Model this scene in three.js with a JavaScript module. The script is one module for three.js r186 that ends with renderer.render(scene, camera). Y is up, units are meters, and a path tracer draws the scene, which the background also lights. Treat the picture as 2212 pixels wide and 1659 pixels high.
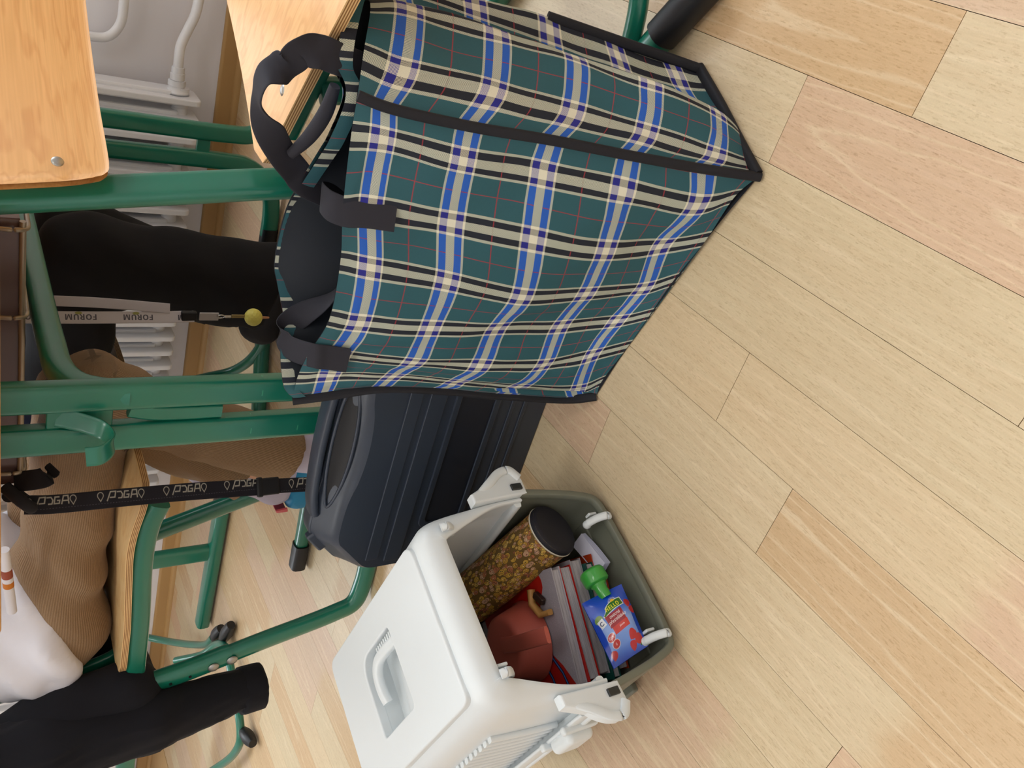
import * as THREE from 'three';
import { RoundedBoxGeometry } from 'three/addons/geometries/RoundedBoxGeometry.js';
import { mergeGeometries, mergeVertices, toCreasedNormals } from 'three/addons/utils/BufferGeometryUtils.js';
import { RectAreaLightUniformsLib } from 'three/addons/lights/RectAreaLightUniformsLib.js';

// ---------------------------------------------------------------- camera, sky, lights, exposure
const scene = new THREE.Scene();
const camera = new THREE.PerspectiveCamera(49.72, 2212 / 1659, 0.02, 60);
{ // a phone held on its side: the picture's long edge runs along the vertical of the room
  const right = new THREE.Vector3(-0.54957, -0.03984, -0.8345), up = new THREE.Vector3(-0.49536, 0.81988, 0.28708), back = new THREE.Vector3(0.67275, 0.57115, -0.47032);
  camera.quaternion.setFromRotationMatrix(new THREE.Matrix4().makeBasis(up.clone().negate(), right, back));
  camera.position.set(0, 0.75, 0);
}
const renderer = new THREE.WebGLRenderer({ antialias: true });
renderer.toneMapping = THREE.LinearToneMapping;
renderer.toneMappingExposure = 1.0;
renderer.shadowMap.enabled = true;
scene.background = new THREE.Color(0.80, 0.90, 1.0);
scene.backgroundIntensity = 3.2;
RectAreaLightUniformsLib.init();
const CEIL = 2.9, LAMPS = [[0.1, -1.5], [0.1, 0.6], [0.1, 2.7], [2.5, -0.6], [2.5, 2.2]];
const LAMP_POWER = 9.0;
for (const [x, z] of LAMPS) {
  const l = new THREE.RectAreaLight(new THREE.Color(0.985, 0.985, 0.98), LAMP_POWER, 0.28, 1.2);
  l.position.set(x, CEIL - 0.075, z); l.lookAt(x, 0, z); l.castShadow = true; scene.add(l);
}
const WIN = [[-1.9, -0.35], [0.1, 1.65], [2.1, 3.65]], SILL = 0.98, HEAD = 2.45, WX = -2.47;
for (const [a, b] of WIN) { // daylight through the windows
  const l = new THREE.RectAreaLight(new THREE.Color(0.86, 0.93, 1.0), 5.5, b - a - 0.12, HEAD - SILL - 0.12);
  l.position.set(WX - 0.02, (SILL + HEAD) / 2, (a + b) / 2); l.lookAt(5, (SILL + HEAD) / 2 - 1.2, (a + b) / 2); l.castShadow = true; scene.add(l);
}

// ---------------------------------------------------------------- helpers
let seed = 7;
const rnd = () => { seed = (seed * 1664525 + 1013904223) >>> 0; return seed / 4294967296; };
const V = (x, y, z) => new THREE.Vector3(x, y, z);
const names = {};
const numbered = n => { const k = names[n] = (names[n] || 0) + 1; return k === 1 ? n : n + '_' + String(k - 1).padStart(3, '0'); };
function mesh(name, geo, mat, parent) {
  if (Array.isArray(geo)) geo = join(geo);
  const m = new THREE.Mesh(geo, mat); m.castShadow = m.receiveShadow = true;
  m.name = parent ? name : numbered(name); (parent || scene).add(m); return m;
}
function join(list) {
  return mergeGeometries(list.map(g => { g = g.index ? g.toNonIndexed() : g.clone(); for (const k of Object.keys(g.attributes)) if (!['position', 'normal', 'uv'].includes(k)) g.deleteAttribute(k); if (!g.attributes.uv) g.setAttribute('uv', new THREE.BufferAttribute(new Float32Array(g.attributes.position.count * 2), 2)); g.clearGroups(); return g; }));
}
function tag(o, label, category, group) { o.userData.label = label; o.userData.category = category; if (group) o.userData.group = group; return o; }
function thing(name, label, category, [x, y, z] = [0, 0, 0], turn = 0, group) {
  const o = new THREE.Group(); o.name = numbered(name); scene.add(o); o.position.set(x, y, z); o.rotation.y = turn; return tag(o, label, category, group);
}
function struct(name, geo, mat) { const m = mesh(name, geo, mat); m.userData.kind = 'structure'; return m; }
const at = (g, x, y, z, rx = 0, ry = 0, rz = 0) => { g.rotateX(rx); g.rotateY(ry); g.rotateZ(rz); g.translate(x, y, z); return g; };
const box = (w, h, d, x, y, z, r = 0) => at(r ? new RoundedBoxGeometry(w, h, d, 3, Math.min(r, w / 2.01, h / 2.01, d / 2.01)) : new THREE.BoxGeometry(w, h, d), x, y, z);
const std = (color, roughness = 0.5, extra = {}) => new THREE.MeshStandardMaterial({ color, roughness, ...extra });
const phys = (color, roughness = 0.5, extra = {}) => new THREE.MeshPhysicalMaterial({ color, roughness, ...extra });

// a strip of section w (sideways) x h swept along points; super-ellipse exponent e (2 = round, 6 = box like)
function sweep(pts, w, h, { up = V(0, 1, 0), n = 16, seg = 0, e = 2.4, straight = false, taper = null, sides = null, closed = false, face = null } = {}) {
  pts = pts.map(p => Array.isArray(p) ? V(...p) : p);
  const curve = straight || pts.length < 3 ? null : new THREE.CatmullRomCurve3(pts, closed, 'centripetal');
  const P = []; const S = [];
  if (curve) { const k = seg || (pts.length - 1) * 8; for (let i = 0; i <= k; i++) { const t = i / k; P.push(curve.getPoint(t)); if (sides) { const f = t * (pts.length - 1), j = Math.min(pts.length - 2, Math.floor(f)); S.push(V(...sides[j]).lerp(V(...sides[j + 1]), f - j).normalize()); } } }
  else { P.push(...pts); if (sides) sides.forEach(s => S.push(V(...s).normalize())); }
  const pos = [], uv = [], idx = []; let len = 0, lastSide = null;
  const m = P.length;
  for (let i = 0; i < m; i++) {
    const T = P[Math.min(m - 1, i + 1)].clone().sub(P[Math.max(0, i - 1)]).normalize();
    let side = sides ? S[i].clone() : V().crossVectors(T, face ? face(i / (m - 1)) : up);
    if (side.lengthSq() < 1e-6) side = lastSide ? lastSide.clone() : V(1, 0, 0);
    side.addScaledVector(T, -side.dot(T)).normalize(); lastSide = side;
    const nrm = V().crossVectors(side, T); if (i) len += P[i].distanceTo(P[i - 1]);
    const k = taper ? taper(i / (m - 1)) : 1;
    for (let j = 0; j <= n; j++) {
      const a = j / n * Math.PI * 2, c = Math.cos(a), s = Math.sin(a);
      const x = Math.sign(c) * Math.pow(Math.abs(c), 2 / e) * w / 2 * k, y = Math.sign(s) * Math.pow(Math.abs(s), 2 / e) * h / 2 * k;
      const p = P[i].clone().addScaledVector(side, x).addScaledVector(nrm, y); pos.push(p.x, p.y, p.z); uv.push(len, j / n * (w + h));
    }
  }
  for (let i = 0; i < m - 1; i++) for (let j = 0; j < n; j++) { const a = i * (n + 1) + j, b = a + n + 1; idx.push(a, b, a + 1, b, b + 1, a + 1); }
  const body = new THREE.BufferGeometry(); body.setAttribute('position', new THREE.Float32BufferAttribute(pos, 3)); body.setAttribute('uv', new THREE.Float32BufferAttribute(uv, 2)); body.setIndex(idx); body.computeVertexNormals();
  { // close the seam of the normals
    const N = body.attributes.normal; for (let i = 0; i < m; i++) { const a = i * (n + 1), b = a + n; const x = N.getX(a) + N.getX(b), y = N.getY(a) + N.getY(b), z = N.getZ(a) + N.getZ(b), l = Math.hypot(x, y, z) || 1; N.setXYZ(a, x / l, y / l, z / l); N.setXYZ(b, x / l, y / l, z / l); }
  }
  if (closed) return body;
  const caps = []; // end caps
  for (const [row, flip] of [[0, 1], [m - 1, 0]]) {
    const cp = [P[row].x, P[row].y, P[row].z], ci = []; for (let j = 0; j < n; j++) { const o = (row * (n + 1) + j) * 3; cp.push(pos[o], pos[o + 1], pos[o + 2]); }
    for (let j = 0; j < n; j++) flip ? ci.push(0, 1 + j, 1 + (j + 1) % n) : ci.push(0, 1 + (j + 1) % n, 1 + j);
    const g = new THREE.BufferGeometry(); g.setAttribute('position', new THREE.Float32BufferAttribute(cp, 3)); g.setIndex(ci); g.computeVertexNormals(); caps.push(g);
  }
  return join([body, ...caps]);
}
const tube = (pts, r, o = {}) => sweep(pts, r * 2, r * 2, { e: 2, n: 14, ...o });

function catmull(a, b, c, d, t) { const t2 = t * t, t3 = t2 * t; return 0.5 * ((2 * b) + (c - a) * t + (2 * a - 5 * b + 4 * c - d) * t2 + (3 * b - a - 3 * c + d) * t3); }
// smooth surface through a grid of control points ctrl[col][row] = [x, y, z]; uv(u, v) with u over columns, v over rows
function surface(ctrl, nu, nv, uvFn = (u, v) => [u, v], offset = 0, flip = false, bend = null) {
  const C = ctrl.length, R = ctrl[0].length, pos = [], uvs = [], idx = [];
  const get = (c, r, k) => ctrl[Math.max(0, Math.min(C - 1, c))][Math.max(0, Math.min(R - 1, r))][k];
  const ex = (c, r, k) => { // straight continuation past the border
    if (c < 0) return 2 * get(0, r, k) - get(1, r, k); if (c >= C) return 2 * get(C - 1, r, k) - get(C - 2, r, k);
    if (r < 0) return 2 * get(c, 0, k) - get(c, 1, k); if (r >= R) return 2 * get(c, R - 1, k) - get(c, R - 2, k); return get(c, r, k);
  };
  for (let i = 0; i <= nu; i++) for (let j = 0; j <= nv; j++) {
    const fu = i / nu * (C - 1), fv = j / nv * (R - 1), c = Math.min(C - 2, Math.floor(fu)), r = Math.min(R - 2, Math.floor(fv)), tu = fu - c, tv = fv - r, p = [];
    for (let k = 0; k < 3; k++) { const q = []; for (let m = -1; m <= 2; m++) q.push(catmull(ex(c - 1, r + m, k), ex(c, r + m, k), ex(c + 1, r + m, k), ex(c + 2, r + m, k), tu)); p.push(catmull(...q, tv)); }
    if (bend) bend(p, fu, fv);
    pos.push(...p); uvs.push(...uvFn(fu, fv));
  }
  for (let i = 0; i < nu; i++) for (let j = 0; j < nv; j++) { const a = i * (nv + 1) + j, b = a + nv + 1; flip ? idx.push(a, b, a + 1, b, b + 1, a + 1) : idx.push(a, a + 1, b, b, a + 1, b + 1); }
  const g = new THREE.BufferGeometry(); g.setAttribute('position', new THREE.Float32BufferAttribute(pos, 3)); g.setAttribute('uv', new THREE.Float32BufferAttribute(uvs, 2)); g.setIndex(idx); g.computeVertexNormals();
  if (offset) { const N = g.attributes.normal, P = g.attributes.position; for (let i = 0; i < P.count; i++) P.setXYZ(i, P.getX(i) + N.getX(i) * offset, P.getY(i) + N.getY(i) * offset, P.getZ(i) + N.getZ(i) * offset); }
  return g;
}
function extrude(shape, depth, bevel = 0, seg = 2, curveSegments = 12) { return new THREE.ExtrudeGeometry(shape, { depth, bevelEnabled: bevel > 0, bevelThickness: bevel, bevelSize: bevel, bevelOffset: -bevel, bevelSegments: seg, curveSegments, steps: 1 }); }
function rrect(w, h, r, Cls = THREE.Shape) { const s = new Cls(), x = -w / 2, y = -h / 2; s.moveTo(x + r, y); s.lineTo(x + w - r, y); s.quadraticCurveTo(x + w, y, x + w, y + r); s.lineTo(x + w, y + h - r); s.quadraticCurveTo(x + w, y + h, x + w - r, y + h); s.lineTo(x + r, y + h); s.quadraticCurveTo(x, y + h, x, y + h - r); s.lineTo(x, y + r); s.quadraticCurveTo(x, y, x + r, y); return s; }
function poly(points) { const s = new THREE.Shape(); points.forEach(([x, y], i) => i ? s.lineTo(x, y) : s.moveTo(x, y)); s.closePath(); return s; }

// ---------------------------------------------------------------- noise and textures
const hash = (x, y, s = 0) => { let h = (x * 374761393 + y * 668265263 + s * 974634777) | 0; h = Math.imul(h ^ (h >>> 13), 1274126177); return ((h ^ (h >>> 16)) >>> 0) / 4294967296; };
const smooth = t => t * t * (3 - 2 * t);
function noise(x, y, s = 0) { const xi = Math.floor(x), yi = Math.floor(y), u = smooth(x - xi), v = smooth(y - yi); const a = hash(xi, yi, s), b = hash(xi + 1, yi, s), c = hash(xi, yi + 1, s), d = hash(xi + 1, yi + 1, s); return (a + (b - a) * u) + ((c + (d - c) * u) - (a + (b - a) * u)) * v; }
const fbm = (x, y, s = 0) => 0.5 * noise(x, y, s) + 0.27 * noise(x * 2.1, y * 2.1, s + 1) + 0.15 * noise(x * 4.3, y * 4.3, s + 2) + 0.08 * noise(x * 8.7, y * 8.7, s + 3);
function dataTex(w, h, fn, srgb = true, repeat = true) {
  const d = new Uint8Array(w * h * 4);
  for (let y = 0; y < h; y++) for (let x = 0; x < w; x++) { const c = fn(x, y), o = (y * w + x) * 4; d[o] = Math.max(0, Math.min(255, c[0])); d[o + 1] = Math.max(0, Math.min(255, c[1])); d[o + 2] = Math.max(0, Math.min(255, c[2])); d[o + 3] = 255; }
  const t = new THREE.DataTexture(d, w, h, THREE.RGBAFormat); t.magFilter = THREE.LinearFilter; t.minFilter = THREE.LinearMipmapLinearFilter; t.generateMipmaps = true; if (srgb) t.colorSpace = THREE.SRGBColorSpace; if (repeat) t.wrapS = t.wrapT = THREE.RepeatWrapping; t.needsUpdate = true; return t;
}
const grey = f => (x, y) => { const v = f(x, y) * 255; return [v, v, v]; };
const mix = (a, b, t) => [a[0] + (b[0] - a[0]) * t, a[1] + (b[1] - a[1]) * t, a[2] + (b[2] - a[2]) * t];
function canvasTex(w, h, draw) { const c = document.createElement('canvas'); c.width = w; c.height = h; draw(c.getContext('2d'), w, h); const t = new THREE.CanvasTexture(c); t.colorSpace = THREE.SRGBColorSpace; t.magFilter = THREE.LinearFilter; return t; }

// beech laminate: printed blocks of different tone along each plank, growth lines, short dark flecks
const CREAM = [219, 200, 165], PINK = [215, 186, 157], TAN = [210, 180, 140];
function plankTex(s, blocks, arch) {
  const W = 1536, H = 120, img = new Float32Array(W * H * 3);
  for (let y = 0; y < H; y++) for (let x = 0; x < W; x++) {
    const px = x / W, edge = (noise(y * 0.06, s * 3) - 0.5) * 0.012;
    let k = 0; while (k < blocks.length - 1 && px + edge > blocks[k][1]) k++;
    let c = blocks[k][0]; if (k < blocks.length - 1) c = mix(c, blocks[k + 1][0], smooth(Math.max(0, Math.min(1, (px + edge - blocks[k][1]) / 0.03 + 1))) * 0.9);
    const cx = x * 0.004, cy = y / H;
    const along = fbm(cx * 1.3 + s * 11, cy * 5, s), warp = arch * Math.pow(Math.abs(px - 0.45) * 2.2, 1.4);
    const rings = Math.sin((cy - 0.5) * (cy - 0.5) * 60 + warp * 9 + along * 7);
    const line = Math.pow(Math.max(0, rings), 8) * 0.5;
    c = mix(c, [232, 214, 182], Math.min(1, line * 1.25)); c = mix(c, [196, 163, 124], (1 - noise(cx * 2 + 5, cy * 26, s + 9)) * 0.20);
    const n = (noise(x * 0.06, y * 0.9, s + 4) - 0.5) * 9 + (hash(x, y, s) - 0.5) * 5;
    img.set([c[0] + n, c[1] + n, c[2] + n], (y * W + x) * 3);
  }
  const old = seed; seed = 100 + s * 77;
  for (let i = 0; i < 5200; i++) { const x0 = Math.floor(rnd() * W), y0 = Math.floor(rnd() * H), L = 3 + Math.floor(rnd() * 7), a = 4 + rnd() * 12; for (let j = 0; j < L; j++) { const o = (Math.min(H - 1, y0 + (j > L / 2 && rnd() < 0.15 ? 1 : 0)) * W + (x0 + j) % W) * 3; img[o] -= a * 0.9; img[o + 1] -= a; img[o + 2] -= a * 1.05; } }
  seed = old;
  return dataTex(W, H, (x, y) => [img[(y * W + x) * 3], img[(y * W + x) * 3 + 1], img[(y * W + x) * 3 + 2]]);
}
const plankTextures = [
  plankTex(1, [[TAN, 0.40], [PINK, 0.74], [CREAM, 1]], 1.0), plankTex(2, [[CREAM, 0.55], [[214, 195, 160], 0.85], [PINK, 1]], 0.3),
  plankTex(3, [[PINK, 0.5], [TAN, 0.8], [CREAM, 1]], 1.4), plankTex(4, [[CREAM, 0.33], [PINK, 0.66], [TAN, 1]], 0.15), plankTex(5, [[TAN, 0.6], [CREAM, 1]], 0.8)];
function plyTex(s, base, dark) { return dataTex(512, 512, (x, y) => { const a = fbm(x * 0.006 + s * 9, y * 0.02, s), r = Math.sin(a * 26 + y * 0.03); const n = (noise(x * 0.02, y * 0.5, s + 5) - 0.5) * 12; const c = mix(base, dark, Math.max(0, r) * 0.35 + a * 0.3); return [c[0] + n, c[1] + n, c[2] + n]; }); }
const plyOrange = plyTex(3, [232, 180, 112], [205, 142, 74]), plyPale = plyTex(5, [238, 205, 150], [220, 172, 108]);
const plyLayers = dataTex(64, 64, (x, y) => { const k = Math.floor(y / 64 * 9), n = (noise(x * 0.3, y * 0.8, 3) - 0.5) * 14; const c = k % 2 ? [150, 104, 58] : [232, 196, 140]; return [c[0] + n, c[1] + n, c[2] + n]; });

// the tartan: crossing stripes of thread, one repeat per unit; u runs across the upright stripes, v across the level ones
function tartanTex() {
  const N = 1024, T = [38, 88, 97], D = [17, 25, 40], W = [229, 226, 203], B = [32, 92, 188];
  const up = u => { const a = Math.abs(u); return Math.abs(a - 0.5) < 0.007 ? 'r' : a < 0.064 ? 'w' : a < 0.160 ? 'd' : a < 0.205 ? 'w' : 'g'; };
  const lv = v => { const a = Math.abs(v); return Math.abs(a - 0.5) < 0.007 ? 'r' : a < 0.052 ? 'w' : a < 0.140 ? 'b' : a < 0.168 ? 'w' : 'g'; };
  return dataTex(N, N, (x, y) => {
    const a = up(x / N < 0.5 ? x / N : x / N - 1), b = lv(y / N < 0.5 ? y / N : y / N - 1), h = ((x + y) & 15) < 8, hs = ((x + y) & 15) < 9;
    let c;
    if (a === 'w' && b === 'w') c = W;
    else if (a === 'w') c = h ? W : b === 'b' ? [70, 74, 165] : b === 'g' ? [84, 108, 104] : D;
    else if (b === 'w') c = h ? W : a === 'd' ? [40, 40, 50] : [78, 110, 116];
    else if (a === 'd') c = b === 'b' ? (h ? [32, 36, 150] : [27, 30, 118]) : D;
    else if (b === 'b') c = B; else c = T;
    if ((a === 'r' && b !== 'w') || (b === 'r' && a !== 'w')) c = mix(c, [190, 48, 58], h ? 0.85 : 0.45);
    const n = (hash(x >> 1, y >> 1, 5) - 0.5) * 12 + ((x & 3) < 2 ? 2 : -2); return [c[0] + n, c[1] + n, c[2] + n];
  });
}
const tartan = tartanTex(); tartan.anisotropy = 8;
const webBump = dataTex(128, 128, grey((x, y) => 0.5 + 0.5 * Math.sin(x / 128 * Math.PI * 16 + Math.sin(y / 128 * Math.PI * 32) * 1.4) * Math.sin(y / 128 * Math.PI * 32)), false);
const wallTex = dataTex(256, 256, (x, y) => { const n = (fbm(x / 32, y / 32, 8) - 0.5) * 10; return [236 + n, 234 + n, 238 + n]; });

const M = {
  green: phys(new THREE.Color(0.005, 0.165, 0.105), 0.28, { clearcoat: 0.5, clearcoatRoughness: 0.2 }),
  cap: std(0x15161a, 0.45), black: std(0x0e0f14, 0.6), bolt: std(0xa8a8a4, 0.35, { metalness: 0.8 }),
  tartan: std(0xffffff, 0.72, { map: tartan, side: THREE.DoubleSide }), lining: std(0x0a1521, 0.75, { side: THREE.DoubleSide }), binding: std(0x0b0e19, 0.7),
  web: std(0x26262f, 0.85, { bumpMap: webBump, bumpScale: 0.0006 }),
  white: phys(new THREE.Color(0.76, 0.81, 0.83), 0.36), grey: phys(new THREE.Color(0.17, 0.18, 0.14), 0.45, { side: THREE.DoubleSide }),
  caseBody: phys(new THREE.Color(0.031, 0.042, 0.064), 0.36), caseDark: std(0x1a202c, 0.5),
  radiator: phys(new THREE.Color(0.86, 0.87, 0.91), 0.32), wall: std(0xffffff, 0.9, { map: wallTex }), baseboard: std(0xb9925c, 0.5),
  plyOrange: std(0xffffff, 0.42, { map: plyOrange }), plyPale: std(0xffffff, 0.42, { map: plyPale }), plyEdge: std(0xffffff, 0.6, { map: plyLayers }),
  skin: std(0xd9a689, 0.6),
};

// ---------------------------------------------------------------- the room
const floor = new THREE.Group(); floor.name = 'floor'; floor.userData.kind = 'structure'; scene.add(floor);
{
  const sub = std(0x5a4630, 0.9); mesh('subfloor', box(6.2, 0.1, 9.2, 0.4, -0.0595, 0.9), sub, floor);
  const w = 0.0942, z0 = -0.0457, L = 1.21, known = { 0: -0.468, 1: -0.598, 4: -0.512, 5: -0.387, 6: -0.670, 7: -0.2, 2: -1.45, 3: -1.28 };
  const tints = [[1, 1, 1], [1.0, 0.975, 0.95], [0.965, 0.965, 0.95]];
  const mats = plankTextures.map(t => tints.map(c => std(new THREE.Color(...c), 0.36, { map: t })));
  const geos = {}; // a few lengths of plank, each bevelled at its top edges
  const plankGeo = len => { const k = len.toFixed(3); if (geos[k]) return geos[k]; const g = new THREE.ExtrudeGeometry(rrect(len - 0.0007, w - 0.0006, 0.0003), { depth: 0.008, bevelEnabled: false, curveSegments: 1 }); g.rotateX(-Math.PI / 2); g.translate(0, -0.008, 0); const P = g.attributes.position, U = g.attributes.uv; for (let i = 0; i < P.count; i++) U.setXY(i, P.getX(i) / L + 0.5, P.getZ(i) / w + 0.5); return geos[k] = g; };
  const fix = { '0:0': [4, 1], '0:1': [4, 0], '1:0': [1, 0], '1:1': [2, 1], '2:0': [4, 0], '3:0': [1, 2], '4:0': [4, 1], '4:1': [0, 1], '5:0': [0, 0], '5:1': [3, 0], '6:0': [1, 0], '6:1': [4, 0], '7:0': [1, 2] };
  for (let k = -8; k <= 36; k++) {
    const j = known[k] !== undefined ? known[k] : -2.4 + L * hash(k, 3, 1);
    const cuts = []; for (let x = j; x > -2.46; x -= L) cuts.unshift(x); for (let x = j + L; x < 0.95; x += L) cuts.push(x);
    const ends = [-2.462, ...cuts, 0.95].filter((x, i, a) => !i || x - a[i - 1] > 0.03);
    for (let i = 0; i < ends.length - 1; i++) {
      const a = ends[i], b = ends[i + 1], len = b - a, rel = a >= j - 1e-6 ? 1 : b >= j - 1e-6 ? 0 : 2, f = fix[k + ':' + rel];
      const pick = f || [Math.floor(hash(k, i, 7) * 5), Math.floor(hash(k, i, 9) * 3)];
      const m = mesh('plank', plankGeo(len), mats[pick[0]][pick[1]], floor); m.position.set((a + b) / 2, 0, z0 + w * (k + 0.5)); if (hash(k, i, 4) > 0.5) m.rotation.y = Math.PI;
    }
  }
  const far = std(0xcfab78, 0.4); mesh('plank_field', [box(2.55, 0.008, 9.2, 2.23, -0.0045, 0.9), box(3.41, 0.008, 3.3, -0.76, -0.0045, -2.46), box(3.41, 0.008, 2.0, -0.76, -0.0045, 4.45)], far, floor);
  floor.children[floor.children.length - 1].userData.kind = 'stuff';
}
{
  const W0 = WX - 0.3, pieces = [box(0.3, SILL, 9.2, WX - 0.15, SILL / 2, 0.9), box(0.3, CEIL - HEAD, 9.2, WX - 0.15, (CEIL + HEAD) / 2, 0.9)];
  let z = -3.7; for (const [a, b] of [...WIN, [5.5, 5.5]]) { pieces.push(box(0.3, HEAD - SILL, a - z, WX - 0.15, (HEAD + SILL) / 2, (a + z) / 2)); z = b; }
  struct('wall_window', pieces, M.wall);
  struct('wall_back', box(0.2, CEIL, 9.2, 3.6, CEIL / 2, 0.9), M.wall); struct('wall_front', box(6.2, CEIL, 0.2, 0.4, CEIL / 2, -3.8), M.wall); struct('wall_side', box(6.2, CEIL, 0.2, 0.4, CEIL / 2, 5.6), M.wall);
  struct('ceiling', box(6.6, 0.2, 9.6, 0.4, CEIL + 0.1, 0.9), std(0xf4f2ec, 0.9));
  const prof = new THREE.Shape(); prof.moveTo(0, 0); prof.lineTo(0.030, 0); prof.quadraticCurveTo(0.029, 0.014, 0.016, 0.017); prof.lineTo(0.014, 0.050); prof.quadraticCurveTo(0.013, 0.056, 0.006, 0.057); prof.lineTo(0, 0.057);
  const bb = extrude(prof, 9.2); bb.translate(WX, 0, -3.7); struct('baseboard_window', bb, M.baseboard);
  WIN.forEach(([a, b], i) => {
    const g = new THREE.Group(); g.name = 'window_' + (i + 1); g.userData.kind = 'structure'; scene.add(g); const c = (a + b) / 2, x = WX - 0.12, f = std(0xf2f2ee, 0.4), h = HEAD - SILL, y = (HEAD + SILL) / 2;
    mesh('window_frame', [box(0.06, h, 0.06, x, y, a + 0.03), box(0.06, h, 0.06, x, y, b - 0.03), box(0.06, h, 0.05, x, y, c), box(0.06, 0.06, b - a, x, SILL + 0.03, c), box(0.06, 0.06, b - a, x, HEAD - 0.03, c)], f, g);
    const glass = phys(0xffffff, 0.02, { transmission: 1, thickness: 0, ior: 1.5 });
    mesh('pane', box(0.004, h - 0.12, (b - a) / 2 - 0.085, x, y, (a + c) / 2 + 0.02), glass, g); mesh('pane', box(0.004, h - 0.12, (b - a) / 2 - 0.085, x, y, (b + c) / 2 - 0.02), glass, g);
    mesh('window_sill', box(0.34, 0.03, b - a + 0.1, WX - 0.06, SILL + 0.0155, c, 0.01), f, g);
  });
  const over = ['above the empty chair', 'above the tartan bag and pet carrier', 'above the row behind the seated people', 'beyond the camera on the side of the empty chair', 'beyond the camera on the side of the row behind'];
  for (const [i, [x, z]] of LAMPS.entries()) {
    const t = thing('ceiling_lamp', 'long white ceiling lamp ' + over[i], 'ceiling lamp', [x, CEIL, z], 0, 'ceiling lamps');
    mesh('housing', box(0.34, 0.05, 1.28, 0, -0.0265, 0, 0.01), M.white, t); mesh('diffuser', box(0.29, 0.012, 1.22, 0, -0.058, 0, 0.004), std(0xffffff, 0.6, { emissive: new THREE.Color(1, 0.96, 0.9), emissiveIntensity: 1.6 }), t);
  }
}

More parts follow.
